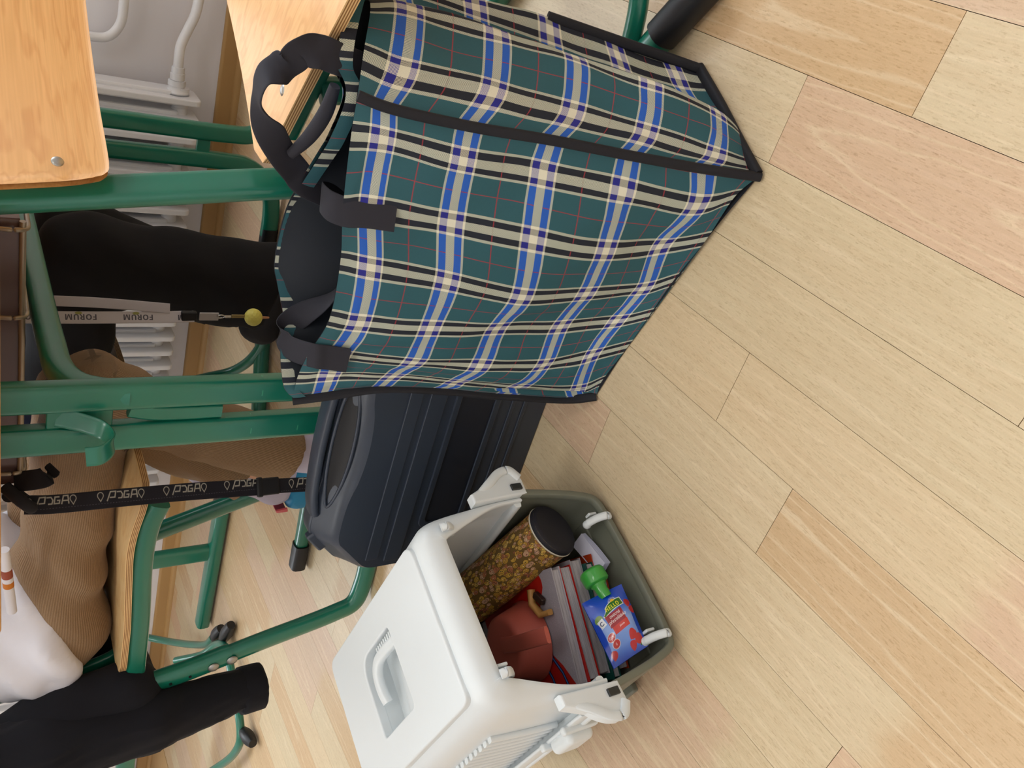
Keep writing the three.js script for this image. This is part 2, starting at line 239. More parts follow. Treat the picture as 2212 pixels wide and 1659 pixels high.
// ---------------------------------------------------------------- tartan shopping bag (control points in millimetres, world axes)
{
  const t = thing('shopping_bag', 'large teal tartan woven shopping bag with black binding and web handles', 'bag');
  const mm = a => a.map(c => c.map(p => p.map(k => k / 1000)));
  const front = mm([[[-732, 419, 180], [-724, 392, 182], [-700, 313, 181], [-675, 232, 175], [-649, 149, 171], [-624, 68, 166], [-601, 2, 159]], [[-742, 413, 221], [-731, 383, 216], [-705, 308, 218], [-680, 225, 215], [-654, 136, 213], [-630, 46, 212], [-613, 11, 190]], [[-760, 398, 301], [-749, 370, 294], [-721, 291, 292], [-692, 202, 290], [-671, 113, 288], [-657, 47, 274], [-629, 7, 248]], [[-776, 381, 368], [-764, 348, 367], [-737, 266, 368], [-710, 176, 373], [-697, 93, 359], [-675, 27, 339], [-649, 3, 310]], [[-790, 373, 448], [-777, 338, 449], [-754, 260, 440], [-737, 178, 428], [-718, 95, 417], [-695, 30, 396], [-666, 2, 368]], [[-792, 388, 494], [-782, 352, 496], [-764, 263, 495], [-750, 175, 492], [-732, 87, 483], [-711, 34, 457], [-683, 2, 426]], [[-791, 397, 527], [-780, 359, 520], [-765, 287, 513], [-754, 198, 519], [-741, 107, 525], [-721, 23, 518], [-703, 2, 493]], [[-791, 398, 557], [-782, 361, 547], [-771, 296, 532], [-757, 214, 530], [-740, 126, 532], [-716, 27, 527], [-703, 2, 515]]]);
  const sideV1 = [[-778, 401, 148], [-754, 365, 151], [-722, 284, 148], [-692, 204, 146], [-660, 128, 146], [-629, 51, 150], [-617, 4, 151]].map(p => p.map(k => k / 1000));
  const sideV2 = [[-826, 382, 113], [-817, 340, 104], [-778, 262, 103], [-743, 184, 102], [-694, 115, 104], [-664, 36, 113], [-651, 4, 125]].map(p => p.map(k => k / 1000));
  const crease = [[-850, 384, 108], [-842, 340, 104], [-812, 262, 110], [-775, 184, 117], [-730, 110, 120], [-700, 40, 118], [-690, 4, 112]].map(p => p.map(k => k / 1000));
  const backR = [[-868, 388, 90], [-862, 340, 84], [-840, 262, 82], [-812, 184, 82], [-782, 110, 84], [-758, 40, 86], [-745, 4, 86]].map(p => p.map(k => k / 1000));
  const us = [0.42, 1, 2, 3, 4, 5, 6, 6.55], vs = [0.57, 1, 2, 3, 4, 5, 5.6];
  const at1 = (a, f) => { const i = Math.min(a.length - 2, Math.floor(f)); return a[i] + (a[i + 1] - a[i]) * (f - i); };
  const wrinkle = (s, k) => (p, fu, fv) => { const e = Math.min(1, fv * 0.8) * Math.min(1, (6 - fv) * 0.8) * Math.min(1, fu * 1.2) , d = ((noise(fu * 1.3, fv * 1.1, s) - 0.5) * 0.006 + (noise(fu * 2.9 + fv, fv * 1.7 - fu, s + 2) - 0.5) * 0.004) * e; p[0] += d * k[0]; p[1] += d * k[1]; p[2] += d * k[2]; };
  mesh('front_panel', surface(front, 84, 72, (u, v) => [at1(us, u), at1(vs, v)], 0, false, wrinkle(21, [0.92, 0.27, 0.26])), M.tartan, t);
  mesh('lining', surface(front, 84, 72, undefined, 0.004, false, wrinkle(21, [0.92, 0.27, 0.26])), M.lining, t);
  const sideC = [front[0], sideV1, sideV2, crease, backR], su = [0.42, -0.02, -1.02, -1.5, -2.2];
  mesh('side_panel', surface(sideC, 48, 60, (u, v) => [at1(su, u), at1(vs, v)], 0, true, wrinkle(40, [0.44, 0.18, -0.88])), M.tartan, t);
  mesh('lining', surface(sideC, 48, 60, undefined, 0.004, true, wrinkle(40, [0.44, 0.18, -0.88])), M.lining, t);
  // back panel: its mouth hangs in a wave, lower where it folds towards the seam
  const rim = [[-791, 398, 557], [-802, 408, 546], [-836, 405, 520], [-852, 400, 491], [-892, 400, 462], [-912, 401, 441], [-915, 400, 398], [-888, 406, 349], [-838, 416, 305], [-793, 420, 256], [-775, 420, 231], [-757, 420, 186], [-784, 421, 171], [-795, 420, 147], [-860, 388, 90]].map(p => p.map(k => k / 1000));
  const backC = rim.map((p, i) => { const f = i / (rim.length - 1), dep = 0.010 + 0.140 * Math.pow(f, 0.8), col = 7 * (1 - f), r = [p]; for (let k = 1; k < 6; k++) { const s = k / 5, q = 1 - Math.pow(1 - s, 3), i0 = Math.min(6, Math.floor(col)), g = col - i0, j = Math.min(5, Math.floor(s * 6)), h = s * 6 - j, F = c => (front[i0][j][c] * (1 - g) + front[i0 + 1][j][c] * g) * (1 - h) + (front[i0][j + 1][c] * (1 - g) + front[i0 + 1][j + 1][c] * g) * h; const b = [F(0) - 0.94 * dep, F(1), F(2) - 0.30 * dep - 0.03 * (1 - f) * f]; r.push([0, 1, 2].map(c => p[c] * (1 - q) + b[c] * q)); } return r; });
  mesh('back_panel', surface(backC, 70, 24, (u, v) => [u * 0.5, v * 1.3 + 0.5], 0.002, true), M.tartan, t);
  mesh('lining', surface(backC, 70, 24, undefined, -0.002, true), M.lining, t);
  const leftC = [front[7], front[7].map((p, j) => [p[0] - 0.006, p[1], p[2] - 0.004]), [0, 1, 2, 3, 4, 5, 6].map(j => { const s = j / 6, p = front[7][j]; return [p[0] - 0.011, p[1], p[2] - 0.004]; })];
  mesh('side_panel', surface(leftC, 12, 30, (u, v) => [6.55 + u * 0.2, at1(vs, v)]), M.tartan, t);
  mesh('base', surface([[front[0][6], backR[6]], [front[2][6], [-0.79, 0.004, 0.22]], [front[5][6], [-0.755, 0.004, 0.40]], [front[7][6], [-0.738, 0.004, 0.508]]], 12, 6), M.binding, t);
  // hem: the tartan folded over the mouth on the inside
  const hem = rim.slice(0, 15).map(p => [[p[0], p[1], p[2]], [p[0] + 0.002, p[1] - 0.007, p[2] - 0.001], [p[0] + 0.003, p[1] - 0.014, p[2] - 0.002]]);
  mesh('hem', surface(hem, 84, 4, (u, v) => [0.3 + u * 0.52, v * 0.08 + 0.25], -0.0045, true), M.tartan, t);
  // black binding along the edges
  const bind = (pts, w, h = 0.007, o = {}) => sweep(pts, w, h, { n: 10, e: 3, ...o });
  const sides = front[0].map(() => [0.35, 0, 0.9]);
  mesh('binding', bind(front[0].map(([x, y, z], i) => [x + 0.003, y + 0.001, z + (i ? 0 : -0.002)]), 0.008, 0.0105, { sides: front[0].map(() => [0.95, 0.25, 0]) }), M.binding, t);
  mesh('binding', bind(front[7].map(([x, y, z]) => [x, y, z + 0.004]), 0.013, 0.007, { sides: front[7].map(() => [0.8, 0, 0.6]) }), M.binding, t);
  mesh('binding', bind([[-0.601, 0.006, 0.158], [-0.640, 0.006, 0.138], [-0.69, 0.006, 0.111], [-0.745, 0.006, 0.084]], 0.014, 0.010), M.binding, t);
  mesh('binding', bind([[-0.742, 0.006, 0.085], [-0.757, 0.04, 0.084], [-0.781, 0.11, 0.082], [-0.812, 0.184, 0.080]], 0.012, 0.010), M.binding, t);
  // front handle: both ends are stitched to the front, the loop drops into the bag
  const P = (c, r, o) => { const i = Math.min(6, Math.floor(c)), f = c - i, j = Math.min(5, Math.floor(r)), g = r - j, q = k => (front[i][j][k] * (1 - f) + front[i + 1][j][k] * f) * (1 - g) + (front[i][j + 1][k] * (1 - f) + front[i + 1][j + 1][k] * f) * g; return [q(0) + 0.92 * o, q(1) + 0.27 * o, q(2) + 0.26 * o]; };
  const zs = [0.26, 0, 0.97];
  const hp = [P(2.03, 1.28, 0.004), P(2.03, 0.7, 0.004), P(2.02, 0.12, 0.004), [-0.768, 0.409, 0.302], [-0.795, 0.408, 0.303], [-0.812, 0.385, 0.313], [-0.82, 0.345, 0.345], [-0.83, 0.335, 0.40], [-0.838, 0.352, 0.445], [-0.848, 0.385, 0.478], [-0.844, 0.404, 0.497], [-0.828, 0.402, 0.506], P(5.0, 0.15, 0.005), P(5.0, 0.6, 0.004), P(5.02, 1.1, 0.004)];
  mesh('handle', sweep(hp, 0.031, 0.0022, { n: 12, e: 5, sides: [zs, zs, zs, zs, zs, [0.5, 0.3, 0.8], [0.75, 0.5, 0.5], [0.85, 0.5, 0.2], [0.8, 0.45, 0.2], [0.4, 0.2, 0.85], [0.2, 0.05, 0.97], zs, [0.2, -0.12, 0.97], [0.2, -0.16, 0.96], [0.2, -0.16, 0.96]] }), M.web, t);
  // back handle: stands up behind the mouth, twisted once
  const bh = [[-0.79, 0.38, 0.168], [-0.783, 0.424, 0.16], [-0.782, 0.442, 0.157], [-0.783, 0.459, 0.161], [-0.788, 0.466, 0.175], [-0.79, 0.476, 0.181], [-0.793, 0.486, 0.188], [-0.798, 0.489, 0.204], [-0.805, 0.483, 0.222], [-0.815, 0.464, 0.251], [-0.822, 0.446, 0.273], [-0.828, 0.427, 0.291], [-0.833, 0.415, 0.303], [-0.842, 0.375, 0.32]];
  mesh('handle', sweep(bh, 0.031, 0.0022, { n: 12, e: 5, seg: 120, face: s => V(0.67 + 0.5 * Math.sin(s * 9), 0.57 + 0.35 * Math.sin(s * 14), -0.47 + 0.6 * Math.exp(-Math.pow((s - 0.27) / 0.07, 2)) * 3) }), M.web, t);
  mesh('dark_roll', sweep([[-0.818, 0.440, 0.270], [-0.807, 0.428, 0.246], [-0.793, 0.421, 0.214], [-0.785, 0.420, 0.186]], 0.016, 0.014, { n: 12, taper: s => 0.5 + 0.5 * Math.sin(0.3 + s * 2.4) }), M.web, t);
}

// ---------------------------------------------------------------- dark hard case
{
  const t = thing('hard_case', 'dark navy plastic tool case standing between the tartan bag and the white pet carrier', 'case', [-0.853, 0.001, 0.655], Math.PI / 2);
  const out = (dy, dx, nt = 0.004) => { const s = new THREE.Shape(); const X = 0.232 - dx, T = 0.318 - dy; s.moveTo(-X + 0.02, 0); s.lineTo(X - 0.02, 0); s.quadraticCurveTo(X, 0, X, 0.02); s.lineTo(X, 0.245 - dy); s.quadraticCurveTo(X, 0.262 - dy, X - 0.012, 0.272 - dy); s.lineTo(0.175 - dx, T - 0.006); s.quadraticCurveTo(0.165 - dx, T, 0.150 - dx, T); s.lineTo(0.125, T); s.quadraticCurveTo(0.085, T, 0.062, T - nt * 0.5); s.quadraticCurveTo(0, T - nt * 1.2, -0.062, T - nt * 0.5); s.quadraticCurveTo(-0.085, T, -0.125, T); s.lineTo(-0.150 + dx, T); s.quadraticCurveTo(-0.165 + dx, T, -0.175 + dx, T - 0.006); s.lineTo(-X + 0.012, 0.272 - dy); s.quadraticCurveTo(-X, 0.262 - dy, -X, 0.245 - dy); s.lineTo(-X, 0.02); s.quadraticCurveTo(-X, 0, -X + 0.02, 0); return s; };
  const big = extrude(out(0, 0), 0.020, 0.004, 3, 20); big.translate(0, 0.001, 0.001);
  // front lid narrows towards its face: built as a loft between two outlines
  const loft = (zA, zB, dyB, dxB, sign) => { const a = out(0, 0).getSpacedPoints(180), b = out(dyB, dxB, 0.016).getSpacedPoints(180), pos = [], idx = [], rows = 6; for (let r = 0; r <= rows; r++) { const s = r / rows, k = 1 - Math.pow(1 - s, 0.8); const e = Math.sin(s * Math.PI / 2); for (let i = 0; i <= 180; i++) { const q = a[i].clone().lerp(b[i], s < 0.85 ? s / 0.85 * 0.8 : 0.8 + (s - 0.85) / 0.15 * 0.2); pos.push(q.x, Math.max(0.0005, q.y), sign * (zA + (zB - zA) * (s < 0.85 ? s / 0.85 * 0.93 : 0.93 + 0.07 * Math.sin((s - 0.85) / 0.15 * Math.PI / 2)))); } } for (let r = 0; r < rows; r++) for (let i = 0; i < 180; i++) { const A = r * 181 + i, B = A + 181; sign > 0 ? idx.push(A, A + 1, B, B, A + 1, B + 1) : idx.push(A, B, A + 1, B, B + 1, A + 1); } const g = new THREE.BufferGeometry(); g.setAttribute('position', new THREE.Float32BufferAttribute(pos, 3)); g.setIndex(idx); g.computeVertexNormals(); const cap = new THREE.ShapeGeometry(out(dyB, dxB, 0.016), 20); if (sign < 0) cap.rotateY(Math.PI); cap.translate(0, 0, sign * zB); const P = cap.attributes.position; for (let i = 0; i < P.count; i++) P.setY(i, Math.max(0.0005, P.getY(i))); return join([g, cap]); };
  mesh('lid', loft(0.022, 0.060, 0.030, 0.008, 1), M.caseBody, t); mesh('shell', join([loft(0.0, 0.058, 0.030, 0.008, -1), big]), M.caseBody, t);
  const rib = (y, h, x0, x1, d) => box(x1 - x0, h, d, (x0 + x1) / 2, y, 0.0605, 0.0012);
  mesh('step_band', rib(0.226, 0.020, -0.205, 0.205, 0.004), M.caseBody, t); mesh('step_band', rib(0.192, 0.026, -0.212, 0.212, 0.006), M.caseBody, t);
  for (const y of [0.062, 0.040]) mesh('rib', rib(y, 0.006, -0.216, 0.216, 0.003), M.caseBody, t);
  const fr = rrect(0.27, 0.076, 0.018); fr.holes.push(rrect(0.250, 0.058, 0.012, THREE.Path)); mesh('recess_frame', extrude(fr, 0.003, 0.001).translate(-0.02, 0.125, 0.0592), M.caseBody, t);
  mesh('label_field', extrude(rrect(0.250, 0.058, 0.012), 0.0012, 0.0004).translate(-0.02, 0.125, 0.0592), M.caseDark, t);
  mesh('handle', sweep([[0.130, 0.316, 0.020], [0.105, 0.3215, 0.018], [0.055, 0.325, 0.016], [0, 0.326, 0.015], [-0.055, 0.325, 0.016], [-0.105, 0.3215, 0.018], [-0.130, 0.316, 0.020]], 0.030, 0.013, { n: 20, e: 3 }), M.caseBody, t);
  { // eye-shaped grip hollow in the bevel under the handle
    const lens = []; for (let i = 0; i <= 40; i++) { const a = i / 40 * Math.PI * 2, c = Math.cos(a), sn = Math.sin(a); lens.push([0.108 * c, (sn > 0 ? 0.012 : 0.017) * Math.sign(sn) * Math.pow(Math.abs(sn), 1.3)]); }
    const onB = ([x, v], lift) => [x, 0.3045 + v * 0.80 + lift * 0.7, 0.0365 - v * 0.62 + lift * 0.72];
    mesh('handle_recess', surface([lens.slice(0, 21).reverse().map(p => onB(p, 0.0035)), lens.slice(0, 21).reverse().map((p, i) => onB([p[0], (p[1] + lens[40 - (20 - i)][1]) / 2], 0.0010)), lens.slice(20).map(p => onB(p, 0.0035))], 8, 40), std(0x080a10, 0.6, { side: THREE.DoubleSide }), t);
    mesh('recess_rim', tube(lens.map(p => onB(p, 0.0035)), 0.0024, { closed: true, seg: 120 }), M.caseBody, t);
  }
  for (const s of [1, -1]) { const l = mesh('latch', [box(0.040, 0.046, 0.014, s * 0.168, 0.296, 0.010, 0.004)].map(g => g), M.caseBody, t); l.geometry.translate(-s * 0.168, -0.296, 0); l.geometry.rotateZ(-s * 0.7); l.geometry.translate(s * 0.176, 0.290, 0.012); mesh('latch_tab', box(0.022, 0.006, 0.004, s * 0.172, 0.282, 0.036, 0.001), M.caseDark, t); }
  for (const y of [0.215, 0.10]) mesh('hinge', box(0.012, 0.040, 0.030, -0.234, y, 0.004, 0.004), M.caseBody, t);
}

// ---------------------------------------------------------------- pet carrier used as a box
const CAR = [-0.5184, 0, 0.6675], CTURN = Math.atan2(0.2878, -0.9577);
const carrierPoint = (x, y, z) => { const c = Math.cos(CTURN), s = Math.sin(CTURN); return [CAR[0] + x * c + z * s, y, CAR[2] - x * s + z * c]; };
{
  const t = thing('pet_carrier', 'white and grey plastic pet carrier without its door, school things inside', 'pet carrier', CAR, CTURN);
  const D = 0.385; // depth
  // a shell swept from front to back over half outlines (x, y); the rear is rounded by shrinking the outline
  const shell = (pts, wall, z0, z1, yAnchor) => {
    const c = new THREE.CatmullRomCurve3(pts.map(p => V(p[0], p[1], 0)), false, 'centripetal'), O = c.getSpacedPoints(90), rows = [];
    const inner = O.map((p, i) => { const a = O[Math.max(0, i - 1)], b = O[Math.min(90, i + 1)], n = V(-(b.y - a.y), b.x - a.x, 0).normalize(); return p.clone().addScaledVector(n, wall); });
    const back = s => 1 - 0.13 * s * s * s, rowsOut = [], R = 14;
    for (let r = 0; r <= R; r++) { const s = r / R, zz = r < R - 5 ? z0 + (z1 + 0.03 - z0) * (r / (R - 5)) : z1 + 0.03 - 0.03 * Math.sin((r - R + 5) / 5 * Math.PI / 2), k = r < R - 5 ? 1 - 0.02 * (r / (R - 5)) : 0.98 - 0.10 * (1 - Math.cos((r - R + 5) / 5 * Math.PI / 2)); rowsOut.push([zz, k]); }
    const build = (L, flip) => { const pos = [], idx = [], n = 90; for (const [zz, k] of rowsOut) for (const p of L) pos.push(p.x * k, yAnchor + (p.y - yAnchor) * k, zz); for (let r = 0; r < rowsOut.length - 1; r++) for (let i = 0; i < n; i++) { const A = r * 91 + i, B = A + 91; flip ? idx.push(A, B, A + 1, B, B + 1, A + 1) : idx.push(A, A + 1, B, B, A + 1, B + 1); } const last = (rowsOut.length - 1) * 91, ci = pos.length / 3; let cx = 0, cy = 0; for (let i = 0; i <= n; i++) { cx += pos[(last + i) * 3]; cy += pos[(last + i) * 3 + 1]; } pos.push(cx / 91, cy / 91, z1); for (let i = 0; i < n; i++) flip ? idx.push(last + i, ci, last + i + 1) : idx.push(last + i, last + i + 1, ci); idx.push(last + n, ci, last); const g = new THREE.BufferGeometry(); g.setAttribute('position', new THREE.Float32BufferAttribute(pos, 3)); g.setIndex(idx); g.computeVertexNormals(); return g; };
    const edge = []; { const pos = [], idx = []; O.forEach((p, i) => { pos.push(p.x, p.y, z0, inner[i].x, inner[i].y, z0); }); for (let i = 0; i < 90; i++) idx.push(2 * i, 2 * i + 2, 2 * i + 1, 2 * i + 1, 2 * i + 2, 2 * i + 3); const g = new THREE.BufferGeometry(); g.setAttribute('position', new THREE.Float32BufferAttribute(pos, 3)); g.setIndex(idx); g.computeVertexNormals(); edge.push(g); }
    return join([build(O, false), build(inner, true), ...edge]);
  };
  const W2 = phys(new THREE.Color(0.76, 0.81, 0.83), 0.36, { side: THREE.DoubleSide });
  // lower tray
  const low = [[0.131, 0.134], [0.126, 0.09], [0.118, 0.045], [0.109, 0.020], [0.098, 0.013], [0.05, 0.013], [0, 0.013], [-0.05, 0.013], [-0.098, 0.013], [-0.109, 0.020], [-0.118, 0.045], [-0.126, 0.09], [-0.131, 0.134]];
  mesh('lower_tray', [shell(low, 0.004, 0.004, -D, 0.134), box(0.03, 0.014, 0.12, 0.085, 0.0075, -0.10, 0.003), box(0.03, 0.014, 0.12, -0.085, 0.0075, -0.10, 0.003), box(0.012, 0.01, 0.07, -0.118, 0.012, -0.135, 0.003)], M.grey, t);
  mesh('tray_rim', [sweep([[0.132, 0.130, 0.004], [0.126, 0.09, 0.004], [0.117, 0.045, 0.004], [0.107, 0.020, 0.004], [0.094, 0.015, 0.004], [-0.094, 0.015, 0.004], [-0.107, 0.020, 0.004], [-0.117, 0.045, 0.004], [-0.126, 0.09, 0.004], [-0.132, 0.130, 0.004]], 0.010, 0.012, { n: 10, e: 4, up: V(0, 0, 1) })], M.grey, t);
  // upper shell; its top is open in the middle where the lid plate with the handle recess sits
  const half = s => [[0.131 * s, 0.132], [0.129 * s, 0.17], [0.126 * s, 0.21], [0.1225 * s, 0.245], [0.118 * s, 0.268], [0.109 * s, 0.284], [0.097 * s, 0.2915], [0.085 * s, 0.2935], [0.04 * s, 0.294]];
  const upperShell = () => {
    const N = 150, c = new THREE.CatmullRomCurve3([...half(-1), ...half(1).reverse()].map(p => V(p[0], p[1], 0)), false, 'centripetal'), O = c.getSpacedPoints(N);
    const nrm = O.map((p, i) => { const a = O[Math.max(0, i - 1)], b = O[Math.min(N, i + 1)]; return V(b.y - a.y, -(b.x - a.x), 0).normalize(); }); // inward
    const sm = q => { q = Math.max(0, Math.min(1, q)); return q * q * (3 - 2 * q); };
    const lip = p => 0.010 + 0.024 * sm((p.y - 0.16) / 0.12), geos = [];
    for (let layer = 0; layer < 2; layer++) {
      const rows = layer ? [[1, 0.002, 1], [0.98, -0.002, 1]] : [[1, 0.002, 1], [0.97, 0.0055, 1], [0.72, 0.0058, 1], [0.45, 0.004, 1], [0.25, 0.001, 1], [0.10, -0.005, 1], [0, -0.014, 1]];
      for (let r = 1; r <= 26; r++) rows.push([layer ? -1 : 0, -0.014 - (D - 0.044) * r / 26, 1 - 0.02 * r / 26]);
      for (let r = 1; r <= 5; r++) { const a = r / 5 * Math.PI / 2; rows.push([layer ? -1 : 0, -D + 0.030 - 0.030 * Math.sin(a), 0.98 - 0.10 * (1 - Math.cos(a))]); }
      const pos = [], idx = [];
      for (const [q, z, k] of rows) O.forEach((p, i) => { const off = q < 0 ? 0.005 : lip(p) * q, x = (p.x + nrm[i].x * off) * k, y = 0.132 + (Math.max(0.132, p.y + nrm[i].y * off) - 0.132) * k; pos.push(x, y, z); });
      for (let r = 0; r < rows.length - 1; r++) for (let i = 0; i < N; i++) { const A = r * (N + 1) + i, B = A + N + 1, x = pos[A * 3], z = pos[A * 3 + 2], y = pos[A * 3 + 1]; if (y > 0.27 && Math.abs(x) < 0.060 && z < -0.128 && z > -0.247) continue; layer ? idx.push(A, B, A + 1, B, B + 1, A + 1) : idx.push(A, A + 1, B, B, A + 1, B + 1); }
      const last = (rows.length - 1) * (N + 1), ci = pos.length / 3; pos.push(0, 0.20, -D + (layer ? 0.004 : 0)); for (let i = 0; i < N; i++) layer ? idx.push(last + i, ci, last + i + 1) : idx.push(last + i, last + i + 1, ci); idx.push(last + N, ci, last);
      const g = new THREE.BufferGeometry(); g.setAttribute('position', new THREE.Float32BufferAttribute(pos, 3)); g.setIndex(idx); g.computeVertexNormals(); geos.push(g);
    }
    return geos;
  };
  mesh('upper_shell', upperShell(), W2, t);
  // lid plate with the recess for the handle
  const lidShape = new THREE.Shape(); { const r = 0.006, x = 0.098, a = 0.016, b = D - 0.036; lidShape.moveTo(-x + 0.01, a); lidShape.lineTo(x - 0.02, a); lidShape.quadraticCurveTo(x, a, x, a + 0.02); lidShape.lineTo(x, b - 0.02); lidShape.quadraticCurveTo(x, b, x - 0.02, b); lidShape.lineTo(-x + 0.02, b); lidShape.quadraticCurveTo(-x, b, -x, b - 0.02); lidShape.lineTo(-x, a + 0.02); lidShape.quadraticCurveTo(-x, a, -x + 0.01, a); }
  const hole = new THREE.Path(); { const x0 = -0.052, x1 = 0.052, a = 0.138, b = 0.245, r = 0.008; hole.moveTo(x0 + r, a); hole.lineTo(x1 - r, a); hole.quadraticCurveTo(x1, a, x1, a + r); hole.lineTo(x1, b - 0.03); hole.quadraticCurveTo(x1, b, x1 - 0.03, b); hole.lineTo(x0 + r, b); hole.quadraticCurveTo(x0, b, x0, b - r); hole.lineTo(x0, a + r); hole.quadraticCurveTo(x0, a, x0 + r, a); }
  lidShape.holes.push(hole);
  const lp = extrude(lidShape, 0.010, 0.0022, 3, 16); lp.rotateX(-Math.PI / 2); lp.translate(0, 0.2868, 0); mesh('roof_plate', lp, M.white, t);
  // recess: two upright walls and a floor that slopes up to the front corner
  const bowl = surface([[[-0.053, 0.2955, -0.137], [-0.053, 0.288, -0.175], [-0.053, 0.275, -0.21], [-0.053, 0.266, -0.246]], [[-0.018, 0.292, -0.137], [-0.018, 0.283, -0.175], [-0.018, 0.27, -0.21], [-0.018, 0.264, -0.246]], [[0.018, 0.286, -0.137], [0.018, 0.277, -0.175], [0.018, 0.267, -0.21], [0.018, 0.263, -0.246]], [[0.053, 0.276, -0.137], [0.053, 0.270, -0.175], [0.053, 0.265, -0.21], [0.053, 0.263, -0.246]]], 16, 16, undefined, 0, false);
  mesh('handle_recess', [bowl, box(0.004, 0.036, 0.112, 0.0545, 0.277, -0.192), box(0.112, 0.036, 0.004, 0, 0.277, -0.2475), box(0.112, 0.026, 0.004, 0, 0.284, -0.1355), box(0.004, 0.034, 0.112, -0.0545, 0.278, -0.192)], W2, t);
  const hd = mesh('carry_handle', sweep([[0.036, 0.288, -0.142], [0.037, 0.291, -0.18], [0.034, 0.292, -0.208], [0.022, 0.292, -0.222], [0.0, 0.291, -0.226], [-0.014, 0.288, -0.227]], 0.015, 0.012, { n: 14, e: 3, seg: 50 }), M.white, t);
  for (let k = 0; k < 8; k++) mesh('grip_rib', box(0.008, 0.009, 0.0035, 0.0455, 0.290, -0.150 - k * 0.0068, 0.001), M.white, hd);
  // lugs of the frame where the halves are joined, flange running back
  for (const s of [1, -1]) {
    const l = new THREE.Shape(); l.moveTo(0.128, 0.122); l.lineTo(0.150, 0.121); l.quadraticCurveTo(0.168, 0.124, 0.169, 0.142); l.quadraticCurveTo(0.166, 0.162, 0.150, 0.176); l.lineTo(0.138, 0.205); l.lineTo(0.124, 0.205); l.closePath();
    const g = extrude(l, 0.010, 0.003, 3); g.translate(0, 0, -0.002); if (s < 0) { g.scale(-1, 1, 1); const ix = g.index; const P = g.attributes.position, N = g.attributes.normal; for (let i = 0; i < P.count; i += 3) for (const A of [P, N]) { const a = [A.getX(i), A.getY(i), A.getZ(i)]; A.setXYZ(i, A.getX(i + 1), A.getY(i + 1), A.getZ(i + 1)); A.setXYZ(i + 1, ...a); } }
    const lug = mesh('frame_lug', [g, sweep([[s * 0.134, 0.195, 0.006], [s * 0.150, 0.172, 0.011], [s * 0.163, 0.152, 0.012], [s * 0.165, 0.136, 0.012], [s * 0.152, 0.125, 0.011]], 0.006, 0.012, { n: 8, e: 3 })], M.white, t);
    mesh('latch_pin', box(0.009, 0.016, 0.004, s * 0.139, 0.136, 0.012, 0.001), std(0x3c3f40, 0.3, { metalness: 0.5 }), lug);
    mesh('side_flange', [sweep([[s * 0.132, 0.137, 0.0], [s * 0.132, 0.137, -0.10], [s * 0.130, 0.137, -0.25], [s * 0.126, 0.137, -D + 0.02]], 0.034, 0.012, { n: 12, e: 4 }), sweep([[s * 0.143, 0.150, -0.03], [s * 0.143, 0.150, -0.2], [s * 0.140, 0.150, -D + 0.03]], 0.006, 0.022, { n: 8, e: 4 })], M.white, t);
    mesh('side_clip', [box(0.020, 0.040, 0.046, s * 0.152, 0.140, -0.095, 0.008), box(0.010, 0.052, 0.010, s * 0.147, 0.142, -0.068, 0.003), box(0.010, 0.052, 0.010, s * 0.147, 0.142, -0.122, 0.003)], M.white, t);
    for (let k = 0; k < 19; k++) { const z = -0.092 - k * 0.0138; mesh('vent_slat', sweep([[s * 0.1315, 0.155, z], [s * 0.1285, 0.20, z], [s * 0.1240, 0.247, z]], 0.0095, 0.0085, { n: 8, e: 3, sides: [[0, 0, 1], [0, 0, 1], [0, 0, 1]] }), M.white, t); }
  }
  // four door catches
  for (const [x, y, dir] of [[0.098, 0.259, 1], [-0.086, 0.259, 1], [0.076, 0.020, -1], [-0.094, 0.024, -1]]) mesh('door_catch', [sweep([[x, y + 0.006 * dir, 0.012], [x, y, 0.014], [x + 0.002, y - 0.010 * dir, 0.006], [x + 0.003, y - 0.018 * dir, -0.006]], 0.011, 0.008, { n: 10 }), at(new THREE.SphereGeometry(0.006, 12, 8), x + 0.003, y - 0.017 * dir, -0.010), box(0.004, 0.014, 0.010, x + 0.013, y - 0.008 * dir, -0.004, 0.0015)], M.white, t);
}

